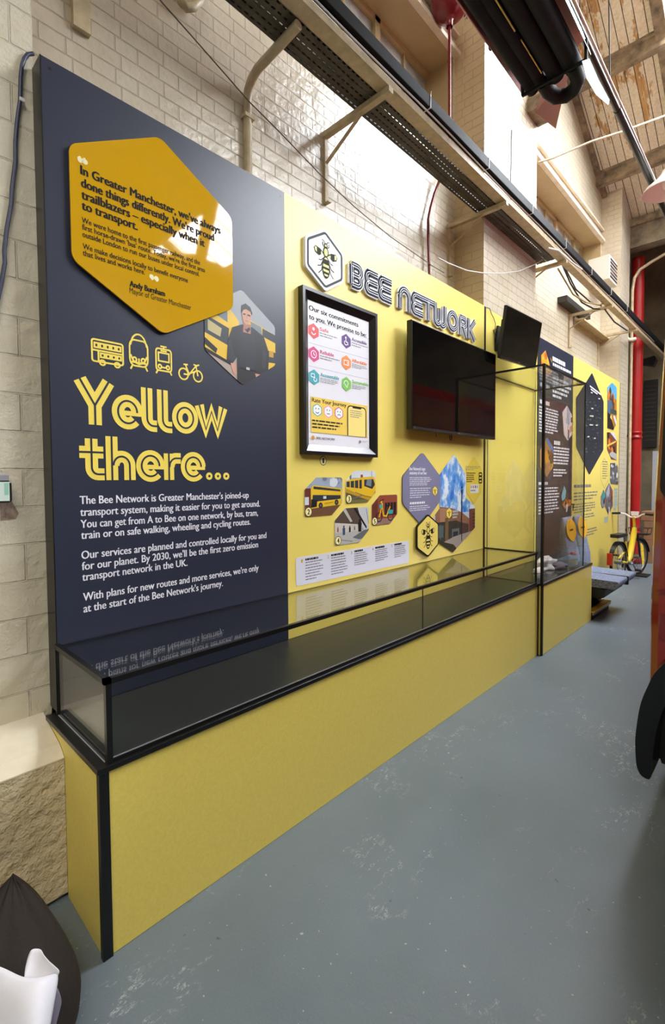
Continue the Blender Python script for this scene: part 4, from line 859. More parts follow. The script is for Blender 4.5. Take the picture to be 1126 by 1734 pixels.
far('photo_print', [(1017, 841.6), (1021.5, 829), (1025, 837), (1023, 858), (1019.5, 861), (1017, 852.6)], 'small narrow teal and grey print beside the lowest mauve print, far yellow panel', F('grey_teal', (86, 110, 112)), lambda P: P.fill([(.2, .5), (.9, .6), (.9, .85), (.4, .9)], TEAL).blobs(8, (0, 1, 0, .5), .18, [BLKP, GREY3, F('lilac_grey')], 11), G2, .003)
far('photo_print', [(1024.8, 829.5), (1031, 818), (1037, 831), (1037, 857), (1030, 871), (1024.2, 858)], 'mauve hexagonal print with a pale stripe, lowest and larger on the far yellow panel', F('mauve_photo', (120, 100, 112)), lambda P: P.fill([(.1, .7), (.5, 1), (.55, .6), (.2, .5)], F('pale_slate')).fill([(.6, .9), (1, .7), (1, .5), (.65, .55)], BRICKR).fill([(.4, 0), (.6, 0), (.55, .5), (.45, .5)], CLOUD).blobs(12, (.05, .95, .1, .6), .12, [BLKP, GREY3, F('maroon_dot')], 12), G2, .0045)

# ================================================================== DISPLAY CASES
def bars_box(mb, a, b, w, m):     # square bar between two points
    a, b = Vector(a), Vector(b); h = w / 2
    lo = [min(a[i], b[i]) - h for i in range(3)]; hi = [max(a[i], b[i]) + h for i in range(3)]; mb.box(lo[0], hi[0], lo[1], hi[1], lo[2], hi[2], m)
ZD = .656
c1 = thing('display_case', 'long low glass display case on a yellow plinth, beneath the first two panels', 'display case', (.25, 1.85, 0))
YE = 3.745
m = MB(); m.prism([(.1505, -.030, .002), (.505, -.030, .002), (.505, -.030, .636), (-.028, -.030, .636), (-.028, -.030, .6205), (.10, -.030, .5865), (.1505, -.030, .553)], (0, YE + .030, 0), YEL_D); m.build('plinth', c1)
m = MB(); m.box(.490, .512, -.036, -.004, 0, .637, BLACK); m.build('corner_trim', c1)
m = MB(); m.box(.496, .5135, YE - .001, YE + .014, 0, .640, M('brown_black_gap', (44, 34, 20), .5)); m.build('corner_trim', c1)
m = MB(); m.box(-.03, .516, -.042, YE, .637, ZD, BLACK); m.build('lip', c1, bevel=.002)
m = MB(); m.box(.004, .486, .012, YE - .03, ZD - .001, ZD + .003, DECK); m.build('deck', c1)
ZT, XF, YR = .934, .495, 3.735
m = MB()
for a, b in (((XF, 0, ZT), (XF, YR, ZT)), ((0, 0, ZT), (XF, 0, ZT)), ((0, YR, ZT), (XF, YR, ZT))): bars_box(m, a, b, .019, BLACK)
bars_box(m, (.006, 0, ZT), (.006, YR, ZT), .006, BLACK); bars_box(m, (XF, 0, ZD + .006), (XF, YR, ZD + .006), .012, BLACK)
m.build('top_edging', c1)
for x, y, w in ((XF, .004, .019), (XF, YR - .006, .014)):
    m = MB(); bars_box(m, (x, y, ZD), (x, y, ZT), w, BLACK); m.build('corner_post', c1)
m = MB(); m.box(-.008, .004, -.010, .010, ZD, ZT, BLACK); m.build('corner_post', c1)
m = MB(); m.box(.005, XF - .008, .008, YR - .008, ZT - .003, ZT + .003, GLASS); m.build('top_pane', c1)
YJ = 1.897
for y0, y1 in ((.014, YJ - .0008), (YJ + .0008, YR - .014)):
    m = MB(); m.box(XF - .004, XF + .002, y0, y1, ZD + .012, ZT - .008, GLASS); m.build('front_pane', c1)
m = MB(); m.box(XF - .004, XF + .0024, YJ - .0008, YJ + .0008, ZD + .012, ZT - .008, M('dark_joint', (40, 44, 40), .4)); m.build('pane_joint', c1)
for y in (-.003, YR - .003):
    m = MB(); m.box(.005, XF - .010, y, y + .006, ZD, ZT - .008, GLASS); m.build('end_pane', c1)
m = MB(); m.box(.496, .4985, .014, YR - .014, ZD + .012, ZD + .0155, EDGE_HIGHLIGHT); m.box(.010, XF - .012, -.0075, -.0045, ZD, ZD + .003, EDGE_HIGHLIGHT); m.box(XF + .0075, XF + .0085, .012, YR - .02, ZT - .006, ZT - .0035, EDGE_HIGHLIGHT)  # light strips painted in as highlights on the glass edges
m.box(.486, .489, .03, YR - .03, ZD + .0005, ZD + .004, EDGE_HIGHLIGHT); m.build('glass_edge_highlight', c1)

c2 = thing('display_case', 'tall upright glass display case on a yellow plinth, right of the television', 'display case', (.26, 4.4, 0))
XT, YA, YB_, ZTT, YP = .535, 3.768, 4.953, 2.612, 5.262
m = MB(); m.box(.004, .540, YA + .002, YP - .006, .004, .637, YEL_D); m.build('plinth', c2)
m = MB(); m.box(.526, .5455, YA - .004, YA + .015, 0, .640, BLACK); m.build('corner_trim', c2)
m = MB(); m.box(-.0, .5465, YA - .004, YP, .637, ZD, BLACK); m.build('lip', c2, bevel=.002)
m = MB(); m.box(.01, .525, YA + .01, YP - .02, ZD - .001, ZD + .002, M('dark_grey_glossy_deck', (52, 54, 54), .12)); m.build('deck', c2)
m = MB()
for a, b in (((XT, YA, ZTT), (XT, YB_, ZTT)), ((.006, YA, ZTT), (XT, YA, ZTT)), ((.006, YB_, ZTT), (XT, YB_, ZTT))): bars_box(m, a, b, .017, BLACK)
bars_box(m, (.008, YA, ZTT), (.008, YB_, ZTT), .009, BLACK); m.build('top_edging', c2)
for x, y, w in ((XT, YA, .022), (XT, YB_, .011)):
    m = MB(); bars_box(m, (x, y, ZD), (x, y, ZTT), w, BLACK); m.build('corner_post', c2)
for x, y in ((.008, YA), (.008, YB_)):
    m = MB(); bars_box(m, (x, y, ZD), (x, y, ZTT), .007, M('clear_edge_grey', (120, 124, 112), .3)); m.build('corner_post', c2)
m = MB(); m.box(.012, XT - .008, YA + .008, YB_ - .008, ZTT - .003, ZTT + .003, GLASS); m.build('top_pane', c2)
m = MB(); m.box(XT - .004, XT + .002, YA + .012, YB_ - .007, ZD, ZTT - .008, GLASS); m.build('front_pane', c2)
for y in (YA - .003, YB_ - .003):
    m = MB(); m.box(.012, XT - .011, y, y + .006, ZD, ZTT - .008, GLASS); m.build('end_pane', c2)
m = MB(); m.box(.5375, .5405, YA + .015, YB_, ZD, ZD + .006, EDGE_HIGHLIGHT); m.box(.015, .525, YA - .007, YA - .0045, ZD, ZD + .004, EDGE_HIGHLIGHT); m.build('glass_edge_highlight', c2)  # highlight along the foot of the tall panes, drawn as pale strips
m = MB(); m.box(XT - .016, XT - .004, 4.62, 4.64, 1.30, 1.345, CHROME); m.tube([(XT - .010, 4.60, 1.342), (XT - .010, 4.66, 1.342)], .006, BLACK); m.tube([(XT - .010, 4.63, 1.27), (XT - .010, 4.63, 1.34)], .004, BLACK); m.build('lock', c2)

# crumpled cloth and jar standing in the tall case
def crumple(name, c, r, m, seed, n=26, k=16, sq=.45, amp=.42):
    mb = MB(); vs = []; fs = []; c = Vector(c)
    for i in range(k + 1):
        t = PI * i / k
        for j in range(n):
            a = 2 * PI * j / n; d = Vector((math.sin(t) * math.cos(a), math.sin(t) * math.sin(a), math.cos(t)))
            q = 1 + amp * (noise.noise(d * 2.1 + Vector((seed, 0, 0))) + .6 * abs(noise.noise(d * 5 + Vector((0, seed, 0)))))
            v = Vector((d.x * r[0], d.y * r[1], d.z * r[2])) * q; v.z = max(v.z, -r[2] * sq); vs.append(c + v)
    fs = [(i * n + j, (i + 1) * n + j, (i + 1) * n + (j + 1) % n, i * n + (j + 1) % n) for i in range(k) for j in range(n)]
    mb.mesh(vs, fs, m, True); return mb
cl = thing('cloth', 'crumpled white and mauve cloth lying on the deck of the tall case', 'cloth', (.30, 4.75, ZD + .002))
LINEN = M('white_linen', (226, 220, 224), .85); MAUVE = M('mauve_linen', (112, 100, 118), .85)
crumple('cloth', (.28, 4.58, ZD + .030), (.075, .15, .068), LINEN, 2.0, amp=.75).build('white_cloth', cl)
crumple('cloth', (.37, 4.70, ZD + .018), (.06, .12, .036), MAUVE, 7.0).build('mauve_cloth', cl)
crumple('cloth', (.30, 4.34, ZD + .012), (.04, .12, .028), LINEN, 4.0).build('white_cloth', cl)
jr = thing('jar', 'clear glass jar with a red lid in the far corner of the tall case', 'jar', (.46, 4.88, ZD + .003))
m = MB(); m.lathe([(0, .001), (.036, .001), (.040, .006), (.040, .085), (.030, .105), (.030, .125)], (.46, 4.88, ZD + .003), GLASS, 24); m.build('glass_body', jr)
m = MB(); m.lathe([(0, .150), (.033, .150), (.034, .147), (.034, .122), (.031, .122)], (.46, 4.88, ZD + .003), M('red_lid', (206, 60, 40), .3), 24); m.build('lid', jr)
m = MB(); m.lathe([(.0408, .020), (.0408, .072)], (.46, 4.88, ZD + .003), M('jar_label', (190, 190, 160), .5), 24); m.build('paper_label', jr)

# ================================================================== TELEVISIONS
SCREEN = M('dark_television_glass', (6, 6, 7), .045, spec=.5); BEZEL = M('television_bezel', (18, 18, 19), .3)
tv = thing('television', 'large black wall-mounted television below the raised lettering', 'television', (.06, 3.03, 1.975))
ty0, ty1, tz0, tz1, tx = 2.345, 3.728, 1.975, 2.774, .105
m = MB(); m.box(.060, tx, ty0, ty1, tz0, tz1, BEZEL); m.build('casing', tv, bevel=.004)
m = MB(); m.box(tx - .002, tx + .0012, ty0 + .010, ty1 - .010, tz0 + .026, tz1 - .010, SCREEN); m.build('screen', tv)
m = MB(); m.box(tx, tx + .0015, ty0 + .012, ty1 - .012, tz0 + .004, tz0 + .022, M('dark_grey_strip', (44, 44, 44), .25)); m.box(tx + .001, tx + .0025, (ty0 + ty1) / 2 - .016, (ty0 + ty1) / 2 + .016, tz0 + .009, tz0 + .016, STEEL); m.box(tx + .001, tx + .0025, ty0 + .03, ty0 + .04, tz0 + .007, tz0 + .018, STEEL); m.build('bottom_strip', tv)
m = MB(); m.box(.0, .012, 2.7, 3.4, 2.2, 2.6, BLACK_M); m.box(.012, .06, 2.8, 2.86, 2.15, 2.65, BLACK_M); m.box(.012, .06, 3.22, 3.28, 2.15, 2.65, BLACK_M); m.build('wall_bracket', tv)
m = MB(); m.tube([(.03, 3.02, 2.05), (.03, 3.02, 1.955), (.03, 3.03, 1.935), (.03, 3.045, 1.94), (.03, 3.05, 1.965), (.03, 3.05, 2.05)], .004, BLACK, 8); m.build('cable_loop', tv); m = MB(); m.tube([(.03, 2.80, 2.05), (.03, 2.805, 1.955), (.03, 2.82, 1.95)], .002, BLACK, 6); m.build('cable_loop', tv)
tv2 = thing('television', 'smaller black television tilted down on its bracket above the tall case', 'television', (.224, 4.044, 2.957))
def tilt(o): o.rotation_euler = (.027, .152, -.02)
tilt(tv2); ORG[tv2] = Vector((0, 0, 0))
m = MB(); m.box(-.028, .0, -.40, .40, -.232, .232, BEZEL); m.build('casing', tv2, bevel=.004)
m = MB(); m.box(-.075, -.027, -.33, .33, -.19, .13, BLACK_M); m.build('rear_housing', tv2, bevel=.01)
m = MB(); m.box(-.001, .0012, -.388, .388, -.205, .220, SCREEN); m.build('screen', tv2)
m = MB(); m.box(-.001, .0018, -.02, .02, -.224, -.216, STEEL); m.box(-.02, .004, -.37, .37, -.236, -.230, M('dark_grey_strip')); m.build('bottom_strip', tv2)
m = MB(); m.box(-.225, -.205, -.12, .12, -.12, .12, BLACK_M); m.beam((-.21, 0, .02), (-.07, 0, .0), .05, .05, BLACK_M); m.build('wall_bracket', tv2)
m = MB(); pth = [at(824, 521, 'X', .004), at(829, 522, 'X', .006), at(832, 531, 'X', .008), at(836, 539, 'X', .008), at(839, 548, 'X', .008), at(838.5, 557, 'X', .01), at(847, 563, 'X', .06)]
m.tube(pth, .0035, BLACK, 6); m.tube([at(838.5, 557, 'X', .01), at(835, 559, 'X', .01), at(839, 568, 'X', .01), at(841, 578, 'X', .02)], .003, BLACK, 6); tag(m.build('power_cable'), 'thin black power cable looping from the panel top to the tilted television', 'cable')

# ================================================================== CABLE TRAY AND WALL SERVICES
def tray_mat():
    k = NT('slotted_cable_tray'); g = k.n('ShaderNodeNewGeometry'); sp = k.n('ShaderNodeSeparateXYZ'); k.l(g.outputs['Position'], sp.inputs[0])
    fy = k.math('FRACT', k.math('DIVIDE', sp.outputs['Y'], .042)); fx = k.math('FRACT', k.math('DIVIDE', k.math('ADD', sp.outputs['X'], .04), .042))
    a = k.math('MULTIPLY', k.math('LESS_THAN', k.math('ABSOLUTE', k.math('SUBTRACT', fy, .5)), .30), k.math('LESS_THAN', k.math('ABSOLUTE', k.math('SUBTRACT', fx, .5)), .13))
    c = k.ramp(k.noise(9, 4, .6, k.pos()), [(.3, (58, 52, 44)), (.7, (92, 84, 70))]); k.l(c, k.b.inputs['Base Color']); k.b.inputs['Roughness'].default_value = .55
    k.l(k.math('SUBTRACT', 1.0, a), k.b.inputs['Alpha']); return k.m
TRAYM = tray_mat()
tr = thing('cable_tray', 'long dark slotted cable tray with a tan channel running along the wall above the panels', 'cable tray', (.08, 4, 4.05))
m = MB(); m.box(-.04, .155, -3, 5.1, 4.085, 4.088, TRAYM); m.build('slotted_base', tr)
m = MB(); m.box(-.042, -.039, -3, 5.1, 4.085, 4.125, TRAYM); m.box(.154, .157, -3, 5.1, 4.085, 4.125, TRAYM); m.build('side_flange', tr)
m = MB()
for x, r, z in ((-.018, .010, 4.102), (.012, .014, 4.106), (.045, .011, 4.103), (.075, .013, 4.105), (.105, .009, 4.10), (.130, .012, 4.104)):
    m.tube([(x + .006 * math.sin(i * 1.7 + x * 90), -3 + i * .54, z + .003 * math.sin(i * 2.3)) for i in range(16)], r, M('tray_cable_%d' % (r * 1000), (30 + int(r * 2000), 28 + int(r * 1700), 26 + int(r * 1400)), .5), 8)
m.build('tray_cables', tr)
m = MB(); m.box(.165, .250, -3, 11.3, 4.078, 4.082, TAN_L); m.box(.248, .252, -3, 11.3, 4.078, 4.125, TAN_L); m.box(.163, .167, -3, 11.3, 4.078, 4.125, TAN_L); m.build('tan_channel', tr)
m = MB(); m.box(.235, .290, -3, 11.3, 4.150, 4.232, M('black_trunking', (15, 15, 19), .6, spec=.2)); tag(m.build('cable_trunking', bevel=.004), 'black square trunking running on top of the tan channel', 'trunking')
m = MB(); m.tube([(.262 + .004 * math.sin(i * .9), -3 + i * .35, 4.138 + .003 * math.sin(i * 1.3)) for i in range(38)], .0055, M('white_cable', (226, 224, 220), .4), 8); tag(m.build('white_cable'), 'white cable clipped along the lower edge of the black trunking', 'cable')
TIE = M('white_cable_tie', (236, 234, 230), .4)
for i, y in enumerate((2.30, 3.18, 4.10, 5.05, 6.0, 6.9, 7.8)):
    m = MB(); m.box(.232, .293, y - .004, y + .004, 4.147, 4.235, TIE); m.tube([(.291, y, 4.232), (.295, y, 4.256)], .0025, TIE, 6)
    tag(m.build('cable_tie'), 'white cable tie strapped round the black trunking', 'cable tie', 'cable ties along the black trunking')
def bracket(y, xw, label, rail=True, z=4.058):
    t = thing('wall_bracket', label, 'bracket', (xw, y, 3.57))
    m = MB(); m.box(xw, .262, y - .022, y + .022, z - .022, z + .012, TAN_L); m.build('arm', t)
    m = MB(); m.beam((xw + .02, y, z - .20), (.03, y, z - .02), .022, .008, TAN_L); m.build('brace', t)
    if rail:
        m = MB(); m.box(xw - .001, xw + .022, y - .016, y + .016, 3.58, z + .02, TAN_L); m.box(xw, xw + .05, y - .016, y + .016, 3.576, 3.582, TAN_L); m.build('wall_rail', t)
    return t
bracket(1.89, -.33, 'tan cantilever bracket above the bee sign, first braced bracket under the tray')
bracket(3.60, -.33, 'tan cantilever bracket just before the first pier, under the tray')
bracket(5.17, -.33, 'tan cantilever bracket where the slotted tray ends, just past the first pier')
bracket(7.10, -.33, 'tan cantilever bracket carrying the hanging cables, middle of the far bay')
bracket(8.60, -.33, 'tan cantilever bracket in the corner of the second pier')
# conduit that swings up and out to the tray
m = MB(); m.tube([(-.305, 1.20, 3.20), (-.305, 1.20, 3.90), (-.295, 1.20, 3.955), (-.26, 1.20, 4.0), (-.20, 1.20, 4.028), (.16, 1.20, 4.052)], .026, TAN_L, 14)
for z in (3.45, 3.80): m.box(-.332, -.276, 1.165, 1.235, z - .010, z + .010, TAN_L)
tag(m.build('conduit_pipe'), 'tan conduit pipe rising from behind the dark panel and bending out to the tray', 'pipe')
# small ends of old conduit at the top left
m = MB(); m.box(-.33, -.300, .225, .30, 3.70, 5.2, TAN_L); tag(m.build('cover_strip'), 'tan painted cover strip on the brick near the left corner', 'cover strip')
m = MB(); m.tube([at(306, -20, 'X', -.30), at(307, 4, 'X', -.29), at(316, 13, 'X', -.28), at(328, 12, 'X', -.28), at(338, 0, 'X', -.29), at(345, -20, 'X', -.30)], .022, TAN_L, 12); tag(m.build('conduit_pipe'), 'short tan conduit bend peeping in at the top edge above the dark panel', 'pipe')
def wire(name, pts, x, r, mt, label, cat='cable', sag=None):
    m = MB(); m.tube([at(a, b, 'X', x) for a, b in pts], r, mt, 6); return tag(m.build(name), label, cat)
GREYWIRE = M('grey_wire', (96, 86, 72), .5)
wire('thin_wire', [(262, -10), (300, 33), (345, 84), (420, 170), (470, 220), (540, 293), (600, 350), (660, 400), (735, 452), (752, 462)], -.272, .0035, GREYWIRE, 'thin dark wire running diagonally down the white brick wall')
wire('white_cable', [(742, 437), (760, 446), (790, 458), (815, 462), (850, 463), (880, 459), (905, 448), (925, 436), (932, 431)], .05, .005, M('white_cable'), 'white cable drooping from the first pier bracket to the tray end')
# red sprinkler line with a bowl at its head
sp_ = thing('sprinkler_alarm', 'dark red bowl on a thin red pipe rising above the tray before the first pier', 'pipe fitting', (-.3, 3.30, 3.2))
DRED = M('dark_red_gloss', (120, 28, 32), .22)
top = at(761, 42, 'X', -.14); mid = at(761, 240, 'X', -.14)
m = MB(); m.tube([Vector((-.14, top.y, top.z + .05)), top, mid, Vector((-.15, mid.y, 4.50)), at(745, 303, 'X', -.27), at(735, 330, 'X', -.285), at(729, 352, 'X', -.29), at(725, 372, 'X', -.29), at(725, 400, 'X', -.29), at(727, 470, 'X', -.29), at(728, 500, 'X', -.29)], .0125, DRED, 12); m.build('pipe', sp_)
m = MB(); c = top + Vector((0, 0, .02)); m.lathe([(.028, -.04), (.03, .02), (.05, .035), (.105, .055), (.150, .105), (.165, .165), (.160, .30), (.0, .30)], c, DRED, 28); m.build('bowl', sp_)
m = MB(); m.ell(c + Vector((.10, .12, .07)), (.022, .022, .022), CHROME, 12, 8); m.build('drain_plug', sp_)
# radiant tube heater
ht = thing('radiant_heater', 'black twin-tube radiant heater with a reddish hood hanging by the first pier', 'heater', (.8, 2.0, 4.5))
HOOD = M('dusty_red_hood', (196, 146, 136), .6); HOODI = M('bright_reflector', (214, 214, 208), .25, metal=.7)
ye, hz = 3.08, 4.57
m = MB()
for x, r in ((.650, .047), (.720, .044), (.825, .053), (.940, .060)): m.tube([(x, -1.5, hz), (x, ye + .09, hz)], r, SOOT, 16)
m.box(.62, .995, -1.5, ye, hz + .02, hz + .045, SOOT); m.build('burner_tubes', ht)
m = MB(); m.tube([(.74, ye + .04, hz - .02), (.74, ye + .15, hz - .025), (.765, ye + .25, hz - .025), (.825, ye + .29, hz - .025), (.893, ye + .265, hz - .025), (.940, ye + .19, hz - .025), (.948, ye + .04, hz - .02)], .050, SOOT, 18); m.build('return_bend', ht)
m = MB()
m.prism([(.535, -1.5, hz + .07), (.531, -1.5, hz + .074), (.612, -1.5, hz + .206), (.616, -1.5, hz + .198)], (0, ye + 1.70, 0), HOOD); m.prism([(.535, -1.5, hz + .07), (.531, -1.5, hz + .066), (.578, -1.5, hz - .016), (.582, -1.5, hz - .012)], (0, ye + 1.02, 0), HOOD)
m.prism([(.612, -1.5, hz + .198), (.612, -1.5, hz + .206), (.995, -1.5, hz + .206), (.995, -1.5, hz + .198)], (0, ye + 1.66, 0), HOOD); m.prism([(.995, -1.5, hz + .206), (.999, -1.5, hz + .206), (1.06, -1.5, hz), (1.056, -1.5, hz)], (0, ye + 1.57, 0), HOODI)
m.prism([(.535, ye + .42, hz + .07), (.612, ye + .38, hz + .198), (.825, ye + .34, hz + .19), (.655, ye + .56, hz - .05)], (0, .004, 0), HOOD); m.build('hood', ht)
m = MB()
for a, b in (((.599, ye, hz + .045), (.608, ye, hz - .073)), ((.603, ye, hz - .07), (1.047, ye, hz - .07)), ((1.047, ye, hz - .07), (1.047, ye, hz + .07))): m.beam(a, b, .019, .019, SOOT, up=(0, 1, 0))
m.build('hanging_frame', ht)
m = MB(); m.tube([(.770, -1.5, hz - .05), (.770, 2.55, hz - .05)], .005, M('yellow_tape', (214, 190, 90), .4), 6); m.build('yellow_strip', ht)
m = MB(); m.tube([(.774, 2.64, hz - .05), (.774, 3.0, hz - .05)], .004, M('yellow_tape'), 6); m.build('yellow_strip', ht)
for y in (0.2, 2.8):
    for x in (.66, .97): m = MB(); m.tube([(x, y, hz + .206), (x, y, ZR(max(y, 1.0)) - .01 if y > 1 else ZB(y) - .01)], .004, STEEL, 6); m.build('suspension_wire', ht)
m = MB(); m.prism([at(a, b, 'X', 1.062) for a, b in ((985, 104), (997, 100), (1012, 135), (1031, 170), (1029, 178), (1008, 160), (992, 132))], (.004, 0, 0), M('white_reflector', (226, 224, 216), .4)); m.build('reflector_flap', ht)
m = MB()
for a, b in (((.335, ye, 5.13), (.345, ye, 4.995)), ((.34, ye, 5.0), (.86, ye, 5.0)), ((.86, ye, 5.0), (.86, ye, 5.16))): m.beam(a, b, .022, .022, SOOT, up=(0, 1, 0))
m.build('hanging_frame', ht)
m = MB(); m.tube([(.535, -1.5, 5.02), (.535, 3.1, 5.02)], .006, M('yellow_tape', (214, 190, 90), .4), 6); m.tube([(.54, 3.2, 5.02), (.54, 3.62, 5.02)], .005, M('yellow_tape'), 6); m.build('yellow_strip', ht)
m = MB()
for y in (0.2, 3.4):
    for x in (.40, .78): m.tube([(x, y, 5.32), (x, y, ZR(max(y, 1.0)) - .01 if y > 1 else ZB(y) - .01)], .004, STEEL, 6)
m.build('suspension_wires', ht)
# lighting conduit running overhead, and pendant lamp
m = MB(); m.tube([(.88, -2, 5.08), (.88, 4.6, 5.08)], .028, BLACK, 12); m.tube([(.88, 4.6, 5.08), (.88, 11, 5.08)], .033, BLACK, 12); tag(m.build('overhead_conduit'), 'long glossy black conduit running overhead beside the heater', 'pipe')
m = MB(); m.tube([(.915, -2, 5.105), (.915, 11, 5.105)], .008, M('white_cable'), 8); tag(m.build('white_cable'), 'white cable strapped along the overhead black conduit', 'cable')
m = MB(); m.tube([(.905, 3.4, 5.11), (.905, 3.4, ZR(3.4) - .18)], .004, BLACK, 6); m.tube([(.88, 4.35, 5.1), (.80, 4.3, ZR(4.3) - .17)], .006, BLACK, 6); tag(m.build('hanger_rod'), 'thin black hanger rod holding the overhead conduit to a rafter', 'rod')
pl_ = at(1128, 318, 'X', 1.05); ENAM = M('white_enamel_shade', (222, 218, 212), .35)
lp = thing('pendant_lamp', 'white enamel pendant lamp shade at the right edge below the roof boards', 'lamp', pl_)
m = MB(); m.lathe([(.035, .20), (.05, .16), (.10, .10), (.20, .02), (.235, -.03), (.24, -.04), (.232, -.036), (.19, .01), (.095, .085), (.04, .14)], pl_, ENAM, 32); m.build('lamp_shade', lp)
m = MB(); m.tube([pl_ + Vector((0, 0, .20)), Vector((pl_.x, pl_.y, ZR(pl_.y) - .01))], .012, ENAM, 8); m.build('stem', lp)
m = MB(); m.ell(pl_ + Vector((0, 0, .05)), (.04, .04, .07), M('frosted_bulb', (228, 226, 220), .3), 14, 8); m.build('bulb', lp)
# sagging cable across the roof boards
m = MB(); m.tube([at(911, 275, 'X', -.02), at(935, 268, 'X', .08), at(965, 255, 'X', .2), at(1000, 240, 'X', .35), at(1050, 224, 'X', .6), at(1126, 196, 'X', .9), at(1200, 170, 'X', 1.25)], .012, TAN_L, 8); tag(m.build('roof_cable'), 'pale cable sagging across under the roof boards from the first pier', 'cable')
m = MB(); a = at(866, 0, 'X', -.01); m.tube([at(866.5, 220, 'X', -.005), at(865, 300, 'X', -.005), at(865, 352, 'X', -.005)], .008, STEEL, 8); tag(m.build('conduit_pipe'), 'slim grey conduit on the bright face of the first pier', 'pipe')
# timber bearing at the pier head
m = MB(); m.box(-.02, .14, 4.72, 5.02, 5.58, 5.72, RAFTER); m.box(-.02, .10, 4.76, 5.0, 5.72, 6.3, TAN); tag(m.build('timber_corbel'), 'weathered timber corbel at the head of the first pier behind the heater', 'corbel')
# far-bay services
m = MB(); m.box(-.33, -.20, 6.62, 7.72, 4.12, 4.20, M('dark_steel_trunking', (50, 46, 44), .5)); tag(m.build('short_trunking'), 'short dark trunking length on the far bay wall below the tray', 'trunking')
m = MB(); m.box(-.33, -.18, 7.30, 8.95, 4.02, 4.045, TAN_L); m.box(-.33, -.30, 7.30, 8.95, 3.98, 4.10, TAN_L); tag(m.build('wall_shelf'), 'long tan ledge on the far bay wall running to the second pier', 'shelf')
CABD = M('dark_cable', (44, 40, 36), .5); CABT = M('tan_cable', (176, 156, 116), .5)
for i, (pts, r, mt, lab) in enumerate(([[(938, 425), (952, 448), (966, 480), (985, 512), (1005, 523), (1026, 524)], .010, CABD, 'dark cable hanging in a loop from the tray, longest of the far-bay loops'],
        [[(955, 450), (975, 490), (1000, 512), (1018, 518)], .009, CABD, 'dark cable hanging close under the tray in the far bay'],
        [[(945, 455), (970, 498), (992, 512), (1015, 516), (1030, 512)], .010, CABT, 'tan cable drooping among the dark loops in the far bay'],
        [[(1024, 524), (1040, 545), (1062, 560)], .010, CABD, 'dark cable falling from the bracket towards the red column'],
        [[(928, 420), (945, 424), (965, 442), (985, 456)], .009, M('white_cable'), 'white cable looping over the tray end past the first pier'])):
    m = MB(); m.tube([at(a, b, 'X', (.10, .135, .17, .205, .31)[i]) for a, b in pts], r, mt, 8); tag(m.build('hanging_cable'), lab, 'cable', 'hanging cables of the far bay')
jb = thing('vent_box', 'white box with a silver louvred face on the wall by the far windows', 'vent box', (-.2, 7.2, 4.5))
b0 = at(990, 452, 'X', -.30); b1 = at(1011, 480, 'X', -.30); ym, zm = (b0.y + b1.y) / 2, (b0.z + b1.z) / 2
m = MB(); m.box(-.33, -.02, ym - .05, ym + .42, zm - .14, zm + .24, M('white_box', (232, 226, 214), .4)); m.build('housing', jb, bevel=.006)
m = MB()
for i in range(6): m.box(-.022, -.012, ym - .02, ym + .39, zm - .11 + i * .055, zm - .08 + i * .055, CHROME)
m.build('louvres', jb)

# ================================================================== LEFT PIER THINGS
NAVYC = M('blue_grey_cable', (58, 62, 88), .4)
m = MB(); m.tube([at(56, 91, 'X', -.085), at(47, 92, 'X', -.085), at(41, 100, 'X', -.085), at(37, 112, 'X', -.085), at(35, 130, 'X', -.085), at(34, 170, 'X', -.088), at(29, 205, 'X', -.088), at(26, 240, 'X', -.088), at(26, 275, 'X', -.088), at(20, 320, 'X', -.088), at(19, 345, 'X', -.088), at(11, 390, 'X', -.088), at(7, 425, 'X', -.088), at(8, 445, 'X', -.088), at(2, 480, 'X', -.088), at(-6, 520, 'X', -.088), at(-14, 600, 'X', -.088)], .0075, NAVYC, 10)
tag(m.build('blue_cable'), 'blue-grey cable hanging down the left pier from the corner of the dark panel', 'cable')
m = MB(); a = at(34, 172, 'X', -.095); m.box(-.10, -.074, a.y - .006, a.y + .012, a.z - .006, a.z + .006, TIE); tag(m.build('cable_clip'), 'tiny white clip holding the blue-grey cable to the left pier', 'clip')
dv = thing('wall_reader', 'grey wall unit with a black-rimmed lit screen at the left edge', 'wall reader', (-.1, -.14, 1.5))
a = at(16, 803, 'X', -.06); b = at(16, 851, 'X', -.06)
m = MB(); m.box(-.10, -.065, a.y - .16, a.y, b.z + .01, a.z, M('grey_plastic', (150, 148, 156), .45)); m.build('backplate', dv, bevel=.006)
m = MB(); m.box(-.066, -.040, a.y - .14, a.y + .004, b.z, a.z - .024, BLACK); bz_ = m.build('bezel', dv, bevel=.010)
m = MB(); m.box(-.041, -.0388, a.y - .12, a.y - .006, b.z + .007, a.z - .030, M('pale_green_lcd', (206, 222, 212), .3)); m.box(-.039, -.0382, a.y - .022, a.y - .009, b.z + .030, a.z - .034, M('lcd_mint', (150, 200, 176), .3)); m.build('screen', bz_)
m = MB(); m.tube([(-.085, a.y - .045, b.z + .01), (-.085, a.y - .055, b.z - .05), (-.085, a.y - .09, b.z - .16)], .012, M('purple_lead', (70, 66, 110), .4), 8); m.build('lead', dv)
m = MB(); STN = M('rusty_wall_stain', (150, 128, 110), .8, var=.25, vscale=40)
a = at(0, 856, 'X', -.0985); b = at(32, 880, 'X', -.0985)
m.poly([(a.y, b.z), (b.y - .01, b.z + .004), (b.y, b.z + .025), (b.y - .02, a.z + .01), (b.y - .03, a.z + .05), (a.y + .02, a.z + .03), (a.y, a.z)], -.0985, STN); o_ = m.build('wall_stain', kind) if False else m.build('wall_stain'); o_['kind'] = 'stuff'; tag(o_, 'brown stain on the left pier below the wall reader', 'stain')
